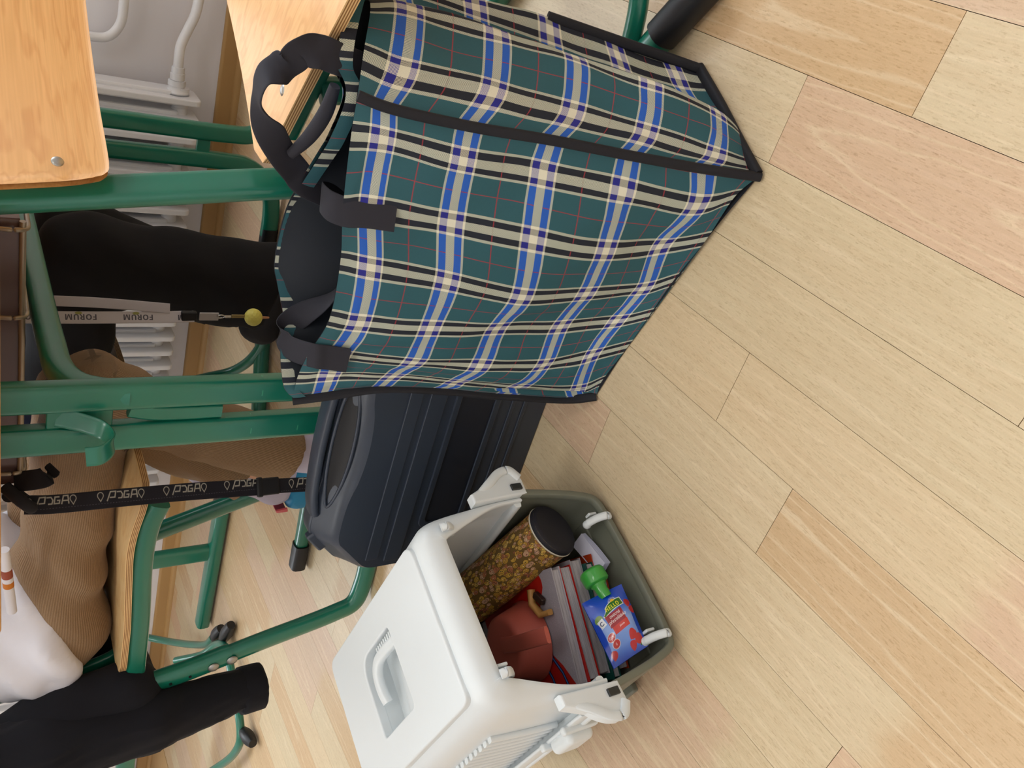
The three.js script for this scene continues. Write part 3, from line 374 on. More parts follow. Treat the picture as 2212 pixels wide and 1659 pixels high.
// ---------------------------------------------------------------- what lies in the carrier
{
  const place = (o, x, y, z, ry = 0, rx = 0, rz = 0) => { o.position.set(...carrierPoint(x, y, z)); o.rotation.set(rx, CTURN + ry, rz, 'YXZ'); return o; };
  // a pile of exercise books and pads, lowest first
  const pages = k => dataTex(64, 64, (x, y) => { const v = 176 + (hash(0, y, k) - 0.5) * 60 + (noise(x * 0.2, y * 0.1, k) - 0.5) * 22; return [v, v - 4, v + 2]; });
  const paper = [std(0xffffff, 0.85, { map: pages(1) }), std(0xffffff, 0.85, { map: pages(2) })];
  const red = std(0xb8170f, 0.4), orange = std(0xb23a12, 0.5), teal = std(0x0b4a44, 0.5), greyCover = std(0xa7a3ad, 0.55);
  const list = [[0.153, 0.20, 0.018, orange, 'thick exercise book with an orange-red cover, bottom of the pile in the carrier', 0.005], [0.150, 0.20, 0.012, teal, 'exercise book with a dark teal back, second from the bottom of the pile', -0.006], [0.150, 0.196, 0.018, greyCover, 'grey covered pad in the middle of the pile in the carrier', 0.002], [0.147, 0.198, 0.018, red, 'exercise book with a red cover just under the glittery folder', -0.004]];
  let y = 0.0185;
  list.forEach(([w, d, h, cover, label, dx], i) => {
    const b = thing('exercise_book', label, 'book'); place(b, 0.005 + dx, y, -0.152 - i * 0.002, -0.36 + i * 0.02, 0, 0);
    mesh('pages', box(w - 0.004, h - 0.002, d - 0.003, 0, h / 2, 0, 0.001), paper[i % 2], b); mesh('cover', [box(w, 0.0012, d, 0, 0.0006, 0), box(w, 0.0012, d, 0, h - 0.0006, 0)], cover, b);
    y += h + 0.0006;
  });
  // the folder on top: grey glitter with red corners and a blue zigzag
  const print = canvasTex(640, 960, (c, w, h) => { // u to the picture's right, top of the sheet at the back
    c.fillStyle = '#aaa4ae'; c.fillRect(0, 0, w, h);
    const old = seed; seed = 5; for (let i = 0; i < 14000; i++) { const v = 120 + rnd() * 120; c.fillStyle = `rgba(${v},${v - 6},${v + 6},0.7)`; c.fillRect(rnd() * w, rnd() * h, 2, 2); } seed = old;
    c.fillStyle = '#b3160d'; c.beginPath(); c.moveTo(w * 0.35, h * 0.10); c.lineTo(w, 0); c.lineTo(w, h * 0.78); c.quadraticCurveTo(w * 0.99, h * 0.88, w * 0.86, h * 0.86); c.lineTo(w * 0.62, h * 0.74); c.lineTo(w * 0.40, h * 0.50); c.closePath(); c.fill();
    c.beginPath(); c.moveTo(0, h * 0.50); c.lineTo(w * 0.22, h * 0.62); c.lineTo(w * 0.36, h * 0.74); c.lineTo(w * 0.20, h * 0.88); c.lineTo(w * 0.02, h * 0.985); c.lineTo(0, h * 0.985); c.closePath(); c.fill();
    c.lineJoin = 'miter'; const Z = () => { c.beginPath(); c.moveTo(w * 0.42, h * 0.80); c.lineTo(w * 0.27, h * 0.785); c.lineTo(w * 0.19, h * 0.70); c.lineTo(w * 0.24, h * 0.62); c.moveTo(w * 0.27, h * 0.785); c.lineTo(w * 0.14, h * 0.86); c.lineTo(0, h * 0.90); c.moveTo(w * 0.19, h * 0.70); c.lineTo(w * 0.10, h * 0.735); c.lineTo(0, h * 0.75); c.stroke(); };
    c.strokeStyle = '#0d1330'; c.lineWidth = 26; Z(); c.strokeStyle = '#3c74c8'; c.lineWidth = 10; Z();
  });
  const f = thing('folder', 'grey glittery folder with red corners and a blue zigzag, top of the pile', 'folder'); place(f, 0.004, y, -0.160, -0.34);
  mesh('pages', box(0.146, 0.012, 0.196, 0, 0.0065, 0, 0.002), paper[0], f);
  const fc = new THREE.PlaneGeometry(0.152, 0.200, 1, 1); fc.rotateX(-Math.PI / 2); fc.translate(0, 0.0142, 0);
  mesh('cover', [box(0.152, 0.0012, 0.200, 0, 0.0134, 0), box(0.152, 0.0012, 0.200, 0, 0.0007, 0)], std(0xb9b5be, 0.5), f); mesh('cover_print', fc, std(0xffffff, 0.45, { map: print }), f);
  y += 0.0146;
  // beige plastic clip on the folder
  const cl = thing('clip', 'small tan and dark angular clip lying beside the red scoop', 'clip'); place(cl, 0.012, y, -0.090, 0.5);
  mesh('clip_body', [sweep([[-0.022, 0.006, 0.008], [-0.010, 0.009, -0.004], [0.012, 0.009, -0.002], [0.024, 0.006, 0.012]], 0.008, 0.010, { n: 8, e: 5, straight: true })], std(0xb98a4c, 0.5), cl); mesh('clip_jaw', box(0.020, 0.008, 0.010, 0.006, 0.0045, 0.010, 0.002), std(0x2a1710, 0.5), cl);
  // red scoop lying on its mouth edge: round cup, rim disc and flat handle
  const sc = thing('scoop', 'translucent coral red plastic scoop with a short flat handle lying on the folder', 'scoop'); place(sc, -0.008, y + 0.001, -0.150, 0, 0, 0);
  const coral = phys(new THREE.Color(0.56, 0.12, 0.085), 0.5, { transmission: 0.15 });
  const L = pts => new THREE.LatheGeometry(pts.map(p => new THREE.Vector2(...p)), 48);
  const cup = L([[0.0, 0.040], [0.030, 0.040], [0.034, 0.038], [0.036, 0.034], [0.043, 0.004], [0.047, 0.0], [0.049, 0.001], [0.046, 0.006], [0.039, 0.034], [0.037, 0.041], [0.030, 0.0435], [0.0, 0.0435]]);
  cup.scale(1.1, 1, 1.1); mesh('cup', [cup], coral, sc); mesh('handle', sweep([[0.002, 0.044, 0.004], [-0.012, 0.048, 0.040], [-0.026, 0.052, 0.085], [-0.036, 0.053, 0.118]], 0.021, 0.006, { n: 10, e: 4 }), coral, sc);
  mesh('hanging_eye', at(new THREE.TorusGeometry(0.006, 0.003, 8, 20), 0.036, 0.006, -0.040, Math.PI / 2), coral, sc);
  // printed tube case
  const faces = canvasTex(1024, 640, (c, w, h) => { // a plain crowd of yellow rings and dots
    c.fillStyle = '#6e5426'; c.fillRect(0, 0, w, h); const old = seed; seed = 31;
    for (let i = 0; i < 420; i++) { const x = rnd() * w, y2 = rnd() * h, r = 14 + rnd() * 22; c.fillStyle = ['#caa040', '#b98d38', '#d3b057', '#b4704a', '#c9a080'][Math.floor(rnd() * 5)]; c.strokeStyle = '#4a3410'; c.lineWidth = 3; c.beginPath(); c.ellipse(x, y2, r, r * (0.8 + rnd() * 0.3), rnd() * 3, 0, 7); c.fill(); c.stroke(); for (let k = 0; k < 3; k++) { c.fillStyle = ['#2a1c0a', '#e6d6a0', '#a03828', '#28284a'][Math.floor(rnd() * 4)]; c.beginPath(); c.arc(x + (rnd() - 0.5) * r, y2 + (rnd() - 0.5) * r, 2 + rnd() * 4, 0, 7); c.fill(); } c.beginPath(); c.arc(x, y2, r * 0.55, rnd() * 6, rnd() * 6); c.stroke(); } seed = old; });
  faces.wrapS = faces.wrapT = THREE.RepeatWrapping; faces.repeat.set(2, 2);
  const tc = thing('tube_case', 'round pencil case printed with crowded yellow rings and dots, dark blue end', 'pencil case');
  const A = V(...carrierPoint(0.084, 0.087, -0.016)), B = V(...carrierPoint(0.084, 0.140, -0.195)), ax = A.clone().sub(B); tc.position.copy(B); tc.quaternion.setFromUnitVectors(V(0, 1, 0), ax.clone().normalize()); const len = ax.length(), rr = 0.036;
  mesh('sleeve', new THREE.CylinderGeometry(rr, rr, len, 48, 1, true).translate(0, len / 2, 0), std(0xffffff, 0.6, { map: faces, side: THREE.DoubleSide }), tc);
  const navy = std(0x0d0e1c, 0.65); mesh('end_cap', L([[0.0, len + 0.003], [rr - 0.006, len + 0.003], [rr - 0.001, len + 0.0015], [rr + 0.0012, len - 0.002], [rr + 0.0012, len - 0.006]]), navy, tc); mesh('end_cap', L([[rr, 0.004], [rr + 0.001, 0.0], [0.0, -0.002]]), navy, tc);
  mesh('zip', new THREE.TorusGeometry(rr + 0.0006, 0.0014, 6, 64).rotateX(Math.PI / 2).translate(0, len - 0.007, 0), std(0xcfc9b8, 0.5), tc);
  // dark pouch at the back
  const dp = thing('dark_pouch', 'dark soft pouch in the back of the carrier beside the folder', 'pouch'); place(dp, -0.076, y + 0.001, -0.235); mesh('pouch_body', new RoundedBoxGeometry(0.09, 0.06, 0.10, 5, 0.024).translate(0, 0.031, 0), std(0x0c0c12, 0.85), dp);
  // folded white paper
  const fp = thing('folded_paper', 'folded white paper standing by the pouch cap on the tray floor', 'paper'); place(fp, 0.050, 0.019, -0.040, 0.30);
  const leaf = (o, tilt) => surface([[[-0.036, 0, 0 + o], [-0.036, 0.020, -0.004 + o]], [[0, 0, 0.003 + o], [0, 0.022, tilt + o]], [[0.036, 0, 0 + o], [0.036, 0.020, -0.002 + o]]], 8, 4);
  const pm = std(0xd8d9ec, 0.8, { side: THREE.DoubleSide }); for (let k = 0; k < 4; k++) mesh('paper_layer', surface([[[-0.030, 0.002 + k * 0.003, 0.011], [-0.030, 0.005 + k * 0.004, -0.009]], [[0, 0.002 + k * 0.003, 0.012], [0, 0.006 + k * 0.004, -0.008]], [[0.030, 0.002 + k * 0.002, 0.010], [0.029, 0.005 + k * 0.004, -0.010]]], 10, 5), pm, fp);
  // fruit pouch
  const art = canvasTex(768, 1024, (c, w, h) => {
    const g = c.createLinearGradient(0, 0, 0, h); g.addColorStop(0, '#0b49c8'); g.addColorStop(0.22, '#1553d2'); g.addColorStop(0.5, '#8fb0ee'); g.addColorStop(0.8, '#6f98e6'); g.addColorStop(1, '#1c4cc4'); c.fillStyle = g; c.fillRect(0, 0, w, h);
    c.fillStyle = '#0d47c4'; for (const [x, r] of [[0, 150], [w, 140]]) { c.beginPath(); c.ellipse(x, h * 0.62, r * 0.6, h * 0.4, 0, 0, 7); c.fill(); }
    const berry = (x, y2, r, a) => { c.save(); c.translate(x, y2); c.rotate(a); c.fillStyle = '#c5202a'; c.beginPath(); c.moveTo(0, r * 1.3); c.bezierCurveTo(-r * 1.5, r * 0.3, -r, -r, 0, -r * 0.8); c.bezierCurveTo(r, -r, r * 1.5, r * 0.3, 0, r * 1.3); c.fill(); c.restore(); };
    berry(700, 300, 66, 0.3); berry(730, 420, 60, -0.3); berry(110, 880, 64, 0.4); berry(560, 760, 80, 0.9); berry(640, 860, 84, -0.6); berry(500, 900, 70, 0.2);
    c.fillStyle = '#2c6c22'; c.beginPath(); c.ellipse(690, 930, 66, 20, -0.5, 0, 7); c.fill();
    c.save(); c.translate(w * 0.52, 270); c.rotate(-0.10); c.fillStyle = '#e8efe6'; c.beginPath(); c.moveTo(-215, 60); c.quadraticCurveTo(-120, 10, -110, -40); c.quadraticCurveTo(20, -110, 215, -70); c.lineTo(222, 60); c.quadraticCurveTo(0, 40, -205, 92); c.closePath(); c.fill(); c.fillStyle = '#2f7420'; c.beginPath(); c.moveTo(-200, 56); c.quadraticCurveTo(-110, 14, -98, -34); c.quadraticCurveTo(20, -96, 203, -60); c.lineTo(208, 48); c.quadraticCurveTo(0, 28, -193, 78); c.closePath(); c.fill();
    c.strokeStyle = '#f1f0d8'; c.lineWidth = 7; for (let k = 0; k < 9; k++) { const a = Math.PI * (1.1 + k * 0.1); c.beginPath(); c.moveTo(60 + Math.cos(a) * 54, -66 + Math.sin(a) * 44); c.lineTo(60 + Math.cos(a) * 84, -66 + Math.sin(a) * 68); c.stroke(); } c.fillStyle = '#f2c93a'; c.beginPath(); c.arc(60, -64, 42, Math.PI, 0); c.fill();
    c.fillStyle = '#ece73e'; c.font = 'bold 92px sans-serif'; c.textAlign = 'center'; c.fillText('HELLO', 8, 30); c.restore();
    c.save(); c.translate(w * 0.50, 440); c.rotate(-0.12); c.fillStyle = '#a32130'; c.fillRect(-170, -95, 330, 190); c.fillStyle = '#d43a33'; c.fillRect(-150, 95, 320, 110); c.fillStyle = '#ffffff'; c.font = 'italic 66px sans-serif'; c.textAlign = 'center'; c.fillText('ovocná', 0, -26); c.fillText('přesnídávka', 14, 46); c.font = '34px sans-serif'; c.fillText('jahoda', 30, 150); c.restore();
    c.save(); c.translate(120, 390); c.rotate(-0.25); c.fillStyle = '#7ea04e'; c.beginPath(); c.ellipse(0, -40, 70, 60, 0, 0, 7); c.fill(); c.fillStyle = '#e9edf4'; c.fillRect(-52, -30, 104, 124); c.strokeStyle = '#202a5c'; c.lineWidth = 12; c.beginPath(); c.arc(0, 34, 28, 0.6, 5.6); c.stroke(); c.restore();
    for (const [x, y2, s] of [[170, 660, '85%'], [210, 770, '6']]) { c.fillStyle = '#e6d8d8'; c.beginPath(); c.ellipse(x, y2, 76, 62, -0.3, 0, 7); c.fill(); c.fillStyle = '#c22b2e'; c.beginPath(); c.ellipse(x, y2, 68, 54, -0.3, 0, 7); c.fill(); c.fillStyle = '#f3dede'; c.font = '52px sans-serif'; c.textAlign = 'center'; c.fillText(s, x, y2 + 18); }
  });
  const po = thing('fruit_pouch', 'blue fruit puree pouch with a green screw cap standing at the tray edge', 'pouch');
  { // a cushion shape: flat at the top seal, bulging below
    const up = V(...carrierPoint(-0.006, 0.076, -0.016)), dn = V(...carrierPoint(-0.104, 0.088, -0.020));
    const C = [[-0.016, 0.084, -0.035], [-0.013, 0.033, -0.008], [-0.105, 0.084, -0.035], [-0.097, 0.040, -0.008]]; // top a, top b, bottom a, bottom b (carrier axes)
    const grid = s => { const cols = []; for (let i = 0; i <= 6; i++) { const u = i / 6, r = []; for (let j = 0; j <= 8; j++) { const v = j / 8, p = [0, 1, 2].map(k => (C[0][k] * (1 - u) + C[1][k] * u) * (1 - v) + (C[2][k] * (1 - u) + C[3][k] * u) * v); const puff = s * (0.0012 + 0.012 * Math.pow(Math.sin(Math.PI * Math.min(1, Math.max(0, u))), 0.7) * Math.sin(Math.PI * Math.min(1, 0.08 + v * 0.9)) * (v < 0.06 ? 0 : 1)); const wob = (noise(u * 4, v * 5, 3) - 0.5) * 0.003; r.push(carrierPoint(p[0], p[1] + (puff + wob) * 0.35, p[2] + (puff + wob) * 0.93)); } cols.push(r); } return cols; };
    mesh('front_foil', surface(grid(1), 40, 50, (u, v) => [u / 6, 1 - v / 8], 0, false), phys(0xffffff, 0.22, { map: art, clearcoat: 0.8, clearcoatRoughness: 0.12, side: THREE.DoubleSide }), po);
    mesh('back_foil', surface(grid(-1), 24, 30, undefined, 0, true), phys(0x1c4cc4, 0.25, { clearcoat: 0.8, side: THREE.DoubleSide }), po);
    const a0 = V(...carrierPoint(-0.016, 0.058, -0.018)), a1 = V(...carrierPoint(0.020, 0.062, -0.018)), dir = a1.clone().sub(a0).normalize();
    const lathe = pts => { const g = L(pts); g.applyQuaternion(new THREE.Quaternion().setFromUnitVectors(V(0, 1, 0), dir)); g.translate(a0.x, a0.y, a0.z); return g; };
    const gm = phys(new THREE.Color(0.045, 0.36, 0.05), 0.3, { clearcoat: 0.4 });
    mesh('spout', lathe([[0.008, -0.006], [0.0085, 0.010], [0.011, 0.012], [0.011, 0.015], [0.008, 0.016]]), gm, po);
    const cap = lathe([[0.010, 0.014], [0.0155, 0.015], [0.017, 0.017], [0.0172, 0.030], [0.0155, 0.0335], [0.012, 0.035], [0, 0.035]]); mesh('screw_cap', cap, gm, po);
  }
}

// ---------------------------------------------------------------- radiators and heating pipes on the window wall
{
  const ribShape = h => { const s = new THREE.Shape(); s.moveTo(-0.0035, 0.012); s.quadraticCurveTo(-0.003, 0, 0, 0); return s; };
  const sectionGeo = h => { // one column section: thin blade with a rounded foot, wider hub at both ends
    const blade = extrude(rrect(0.105, h, 0.018), 0.010, 0.0035, 2, 6); blade.translate(0, h / 2, -0.005);
    const s2 = extrude(rrect(0.060, h - 0.10, 0.01), 0.026, 0.006, 2, 4); s2.translate(-0.004, h / 2, -0.013);
    const hubs = [0.045, h - 0.045].map(y => at(new THREE.CylinderGeometry(0.021, 0.021, 0.052, 20), 0, y, 0, Math.PI / 2));
    return join([blade, s2, ...hubs]);
  };
  const makeRadiator = (label, z0, n, y0, h, group) => {
    const t = thing('radiator', label, 'radiator', [-2.385, y0, z0]);
    const g = sectionGeo(h); for (let i = 0; i < n; i++) { const m = mesh('section', g, M.radiator, t); m.position.z = i * 0.0525; }
    for (const k of [2, n - 3]) for (const y of [0.10, h - 0.10]) mesh('bracket', box(0.05, 0.02, 0.012, -0.058, y, (k + 0.5) * 0.0525), M.radiator, t);
    return t;
  };
  const r1 = makeRadiator('white column radiator on the wall behind the seated people', 0.665, 27, 0.128, 0.56);
  makeRadiator('white column radiator beyond the hanging navy jacket', 2.90, 24, 0.128, 0.56);
  const hub = new THREE.LatheGeometry([[0, 0], [0.034, 0], [0.030, 0.008], [0.021, 0.012], [0.021, 0.020], [0, 0.020]].map(p => new THREE.Vector2(...p)), 24); hub.rotateX(-Math.PI / 2); hub.translate(-2.385, 0.185, 0.656);
  const nut = (z, r, l) => at(new THREE.CylinderGeometry(r, r, l, 6), -2.385, 0.185, z, Math.PI / 2);
  const p = thing('heating_pipe', 'white pipe with hexagonal fittings feeding the low end of the radiator', 'pipe', [-2.385, 0.185, 0.63]);
  const loc = g => { g.translate(2.385, -0.185, -0.63); return g; };
  mesh('pipe', loc(tube([[-2.385, 0.185, 0.60], [-2.385, 0.186, 0.565], [-2.395, 0.182, 0.535], [-2.405, 0.166, 0.495], [-2.405, 0.152, 0.455], [-2.405, 0.146, 0.41], [-2.405, 0.142, 0.20], [-2.405, 0.140, -0.6]], 0.0125, { seg: 60 })), M.radiator, p);
  for (const [z, r, l] of [[0.595, 0.017, 0.016], [0.612, 0.019, 0.018], [0.629, 0.023, 0.014]]) mesh('fitting', loc(nut(z, r, l)), M.radiator, p); mesh('hub', loc(hub), M.radiator, p);
  const q = thing('riser_pipe', 'white pipe bent upwards on the wall beside the orange plywood backrest', 'pipe', [-2.42, 0.33, 0.50]);
  mesh('pipe', tube([[0, -0.012, -1.1], [0, -0.012, -0.3], [0, -0.010, -0.06], [0, -0.004, 0.015], [0, 0.022, 0.050], [0, 0.065, 0.058], [0, 0.20, 0.058], [0, 0.9, 0.058]], 0.0115, { seg: 80 }), M.radiator, q);
}

// ---------------------------------------------------------------- furniture
const GREEN = M.green, UPX = V(1, 0, 0);
const stick = (a, b, w, h, up, o = {}) => sweep([a, b], w, h, { straight: true, up, n: 16, e: 2.6, ...o });
{ // the double desk
  const t = thing('school_desk', 'green steel double desk with paired columns and a smoky tray underneath', 'desk', [-1.46, 0, 0.68]);
  const O = [-1.46, 0, 0.68], lo = p => [p[0] - O[0], p[1] - O[1], p[2] - O[2]];
  const ring = std(0x3f9a78, 0.35);
  for (const [X, zs, main] of [[-0.95, [0.650, 0.714], true], [-1.98, [0.622, 0.690], false]]) {
    zs.forEach((z, i) => {
      const d = i ? 1 : -1, foot = [[X, 0.69, z], [X, 0.40, z], [X, 0.15, z], [X, 0.105, z + d * 0.004], [X, 0.062, z + d * 0.030], [X, 0.032, z + d * 0.080], [X, 0.024, z + d * 0.13], [X, 0.023, z + d * 0.185]].map(lo);
      const c = mesh('column', sweep(foot, 0.026, 0.041, { sides: foot.map(() => [1, 0, 0]), n: 24, e: 3.6, seg: 70 }), GREEN, t);
      mesh('foot_cap', stick(lo([X, 0.022, z + d * 0.165]), lo([X, 0.022, z + d * 0.225]), 0.032, 0.042, V(0, 1, 0), { e: 3.2 }), M.cap, c);
      if (main) for (const y of i ? [0.385, 0.317, 0.245] : [0.378, 0.300]) mesh('height_ring', stick(lo([X, y - 0.0006, z]), lo([X, y + 0.0006, z]), 0.0415, 0.0265, UPX), ring, c);
    });
    const zc = (zs[0] + zs[1]) / 2; mesh('connecting_plate', box(0.012, main ? 0.075 : 0.03, zs[1] - zs[0] - 0.02, X - O[0], main ? 0.602 : 0.21, zc - O[2], 0.002), GREEN, t);
    if (main) {
      mesh('side_tab', sweep([[X + 0.002, 0.545, zc - 0.010], [X + 0.002, 0.515, zc - 0.003], [X + 0.002, 0.48, zc - 0.001], [X + 0.002, 0.428, zc - 0.001]].map(lo), 0.022, 0.014, { n: 10, e: 5, sides: [[0, 0, 1], [0, 0, 1], [0, 0, 1], [0, 0, 1]] }), GREEN, t);
      mesh('bag_hook', sweep([[X + 0.004, 0.628, zc - 0.004], [X + 0.014, 0.600, zc], [X + 0.026, 0.578, zc + 0.006], [X + 0.044, 0.570, zc + 0.012], [X + 0.058, 0.584, zc + 0.018], [X + 0.058, 0.602, zc + 0.020]].map(lo), 0.026, 0.0035, { n: 10, e: 5, sides: Array(6).fill([0.25, 0, 1]) }), GREEN, t);
    }
  }
  mesh('cross_rail', sweep([[-0.952, 0.545, 0.650], [-0.958, 0.575, 0.650], [-0.975, 0.602, 0.651], [-1.01, 0.617, 0.652], [-1.08, 0.620, 0.653], [-1.5, 0.620, 0.645], [-1.98, 0.620, 0.635]].map(lo), 0.030, 0.034, { n: 16, e: 3, seg: 70, sides: Array(7).fill([0, 0, 1]) }), GREEN, t);
  mesh('tabletop', box(1.22, 0.024, 0.56, -1.49 - O[0], 0.703, 0.70 - O[2], 0.008), M.plyOrange, t);
  // tray: clear smoky box held by wire loops
  const smoky = phys(new THREE.Color(0.42, 0.30, 0.30), 0.25, { transmission: 0.75, thickness: 0, side: THREE.DoubleSide });
  const tr = mesh('tray', [box(0.36, 0.003, 0.42, -1.29 - O[0], 0.656, 0.70 - O[2]), box(0.003, 0.034, 0.42, -1.11 - O[0], 0.672, 0.70 - O[2]), box(0.003, 0.034, 0.42, -1.47 - O[0], 0.672, 0.70 - O[2]), box(0.36, 0.034, 0.003, -1.29 - O[0], 0.672, 0.49 - O[2]), box(0.36, 0.034, 0.003, -1.29 - O[0], 0.672, 0.91 - O[2])], smoky, t);
  const wire = std(0x9a8f80, 0.35, { metalness: 0.6 });
  mesh('tray_edge', tube([[-1.105, 0.652, 0.49], [-1.105, 0.652, 0.91]].map(lo), 0.004, { straight: true }), wire, tr);
  for (const z of [0.500, 0.625, 0.885]) mesh('wire_loop', tube([[-1.105, 0.695, z], [-1.100, 0.66, z], [-1.106, 0.648, z], [-1.13, 0.645, z], [-1.45, 0.645, z], [-1.472, 0.65, z], [-1.475, 0.695, z]].map(lo), 0.0032, { seg: 50 }), wire, tr);
  for (const [i, c, label, z] of [[0, 0x5a1420, 'dark red exercise book seen through the smoky desk tray', 0.78], [1, 0x141a3c, 'dark blue exercise book seen through the smoky desk tray', 0.60]]) { const b = thing('exercise_book', label, 'book', [-1.27, 0.6583, z]); mesh('cover', box(0.21, 0.010, 0.15, 0, 0.005, 0, 0.001), std(c, 0.6), b); mesh('pages', box(0.204, 0.007, 0.147, 0.004, 0.005, 0.003), std(0xd8d4cc, 0.8), b); }
}
// school chair: local +z is the way it faces, local -x the side towards the camera
function plySeat(w, d, y, curve, mat, t, name = 'seat', thick = 0.012) {
  const N = 26, prof = []; for (let i = 0; i <= N; i++) { const s = i / N, z = -d / 2 + d * s; prof.push([z, y + curve(s)]); }
  const Wd = s => w / 2 * (name === 'seat' ? 1 - 0.02 * (1 - s) : 1);
  const top = [], bot = []; const cols = 16, grid = (off) => { const g = []; for (let i = 0; i <= N; i++) { const s = i / N, r = []; const cw = Math.min(1, Math.sqrt(Math.min(1, (1 - s) / 0.10) * (2 - Math.min(1, (1 - s) / 0.10)) + 1e-6), Math.sqrt(Math.min(1, s / 0.07) * (2 - Math.min(1, s / 0.07)) + 1e-6)); for (let j = 0; j <= cols; j++) { const u = j / cols * 2 - 1; r.push([u * (Wd(s) - 0.035 * (1 - cw)), prof[i][1] + off + 0.004 * (u * u), prof[i][0]]); } g.push(r); } return g; };
  const A = surface(grid(0), N * 1, cols, (u, v) => [u * 0.06, v * 0.05]), B = surface(grid(-thick), N, cols, (u, v) => [u * 0.06, v * 0.05], 0, true);
  const ga = grid(0), gb = grid(-thick), loop = []; for (let i = 0; i <= N; i++) loop.push([ga[i][0], gb[i][0]]); for (let j = 1; j <= cols; j++) loop.push([ga[N][j], gb[N][j]]); for (let i = N - 1; i >= 0; i--) loop.push([ga[i][cols], gb[i][cols]]); for (let j = cols - 1; j >= 0; j--) loop.push([ga[0][j], gb[0][j]]);
  const pos = [], uv = [], idx = []; loop.forEach(([a, b], i) => { pos.push(...a, ...b); uv.push(i * 0.2, 0, i * 0.2, 1); if (i) { const k = i * 2; idx.push(k - 2, k - 1, k, k, k - 1, k + 1); } });
  const e = new THREE.BufferGeometry(); e.setAttribute('position', new THREE.Float32BufferAttribute(pos, 3)); e.setAttribute('uv', new THREE.Float32BufferAttribute(uv, 2)); e.setIndex(idx); e.computeVertexNormals();
  const s = mesh(name, [A, B], mat, t); mesh('layered_edge', e, M.plyEdge2, s); return s;
}
M.plyEdge2 = std(0xffffff, 0.6, { map: plyLayers, side: THREE.DoubleSide });
M.plyPale.side = M.plyOrange.side = THREE.DoubleSide;
const bolt = (x, y, z, r = 0.006, ry = -Math.PI / 2) => { const g = new THREE.SphereGeometry(r, 16, 8, 0, Math.PI * 2, 0, Math.PI / 2); g.scale(1, 0.45, 1); g.rotateX(Math.PI / 2); g.rotateY(ry); g.translate(x, y, z); return g; };
{ // chair of the person in brown trousers; faces -z, side rails along z
  const t = thing('school_chair', 'plywood and green steel school chair under the person in brown corduroy trousers', 'chair', [-1.28, 0, 1.17], Math.PI);
  const wf = s => -0.028 * Math.pow(Math.max(0, (s - 0.66) / 0.34), 2) + 0.008 * Math.pow(Math.max(0, (s - 0.3) / 0.4), 1) * (s < 0.7 ? 1 : 1) - 0.004;
  plySeat(0.38, 0.44, 0.492, wf, M.plyPale, t);
  for (const s of [-1, 1]) {
    const x = s * 0.172;
    mesh('side_rail', sweep([[x, 0.452, 0.19], [x, 0.464, 0.15], [x, 0.470, 0.08], [x, 0.464, -0.08], [x, 0.462, -0.22]], 0.028, 0.036, { n: 16, e: 3.2, seg: 40, sides: Array(5).fill([1, 0, 0]) }), GREEN, t);
    mesh('back_post', sweep([[x * 0.6, 0.462, -0.20], [x * 0.6, 0.475, -0.245], [x * 0.6, 0.53, -0.272], [x * 0.6, 0.70, -0.300], [x * 0.6, 0.92, -0.335]], 0.022, 0.034, { n: 14, seg: 40, sides: Array(5).fill([1, 0, 0]) }), GREEN, t);
  }
  // near leg: height-adjusting inner tube with two bolts; far leg; both bend into floor runners
  const near = mesh('leg', sweep([[-0.174, 0.500, -0.276], [-0.178, 0.455, -0.265], [-0.180, 0.38, -0.248], [-0.180, 0.22, -0.205], [-0.180, 0.075, -0.166], [-0.178, 0.036, -0.150], [-0.170, 0.021, -0.10], [-0.160, 0.021, 0.02], [-0.155, 0.021, 0.13]], 0.030, 0.040, { n: 14, seg: 70, sides: Array(9).fill([1, 0, 0]) }), GREEN, t);
  mesh('sleeve', sweep([[-0.174, 0.505, -0.277], [-0.180, 0.38, -0.248], [-0.180, 0.285, -0.222]], 0.034, 0.045, { n: 14, sides: Array(3).fill([1, 0, 0]) }), GREEN, near);
  mesh('bolt', bolt(-0.1975, 0.322, -0.232, 0.0110), M.bolt, near); mesh('bolt', bolt(-0.1975, 0.287, -0.223, 0.0110), M.bolt, near);
  for (const y of [0.40, 0.365]) mesh('hole', at(new THREE.CylinderGeometry(0.003, 0.003, 0.002, 12), -0.1975, y, -0.253 + (0.40 - y) * 0.25, 0, 0, Math.PI / 2), M.cap, near);
  mesh('leg', sweep([[0.172, 0.455, -0.235], [0.172, 0.40, -0.214], [0.170, 0.2, -0.138], [0.168, 0.06, -0.085], [0.166, 0.03, -0.075]], 0.032, 0.042, { n: 14, seg: 40, sides: Array(5).fill([1, 0, 0]) }), GREEN, t);
  const rn = mesh('runner', stick([0.175, 0.022, 0.10], [0.142, 0.022, -0.29], 0.034, 0.030, V(0, 1, 0), { e: 3 }), GREEN, t); mesh('runner_cap', stick([0.1415, 0.0225, -0.275], [0.1355, 0.0225, -0.345], 0.040, 0.037, V(0, 1, 0), { e: 3.4 }), M.cap, rn);
  mesh('rear_rail', stick([-0.172, 0.462, -0.208], [0.172, 0.462, -0.208], 0.024, 0.024, V(0, 1, 0)), GREEN, t);
  const bk = mesh('backrest', surface([-0.17, -0.1, 0, 0.1, 0.17].map(x => [[x, 0.78, -0.300 + x * x * 0.9], [x, 0.85, -0.318 + x * x * 0.9], [x, 0.92, -0.336 + x * x * 0.9]]), 24, 10, (u, v) => [u * 0.3, v * 0.2]), M.plyPale, t);
}
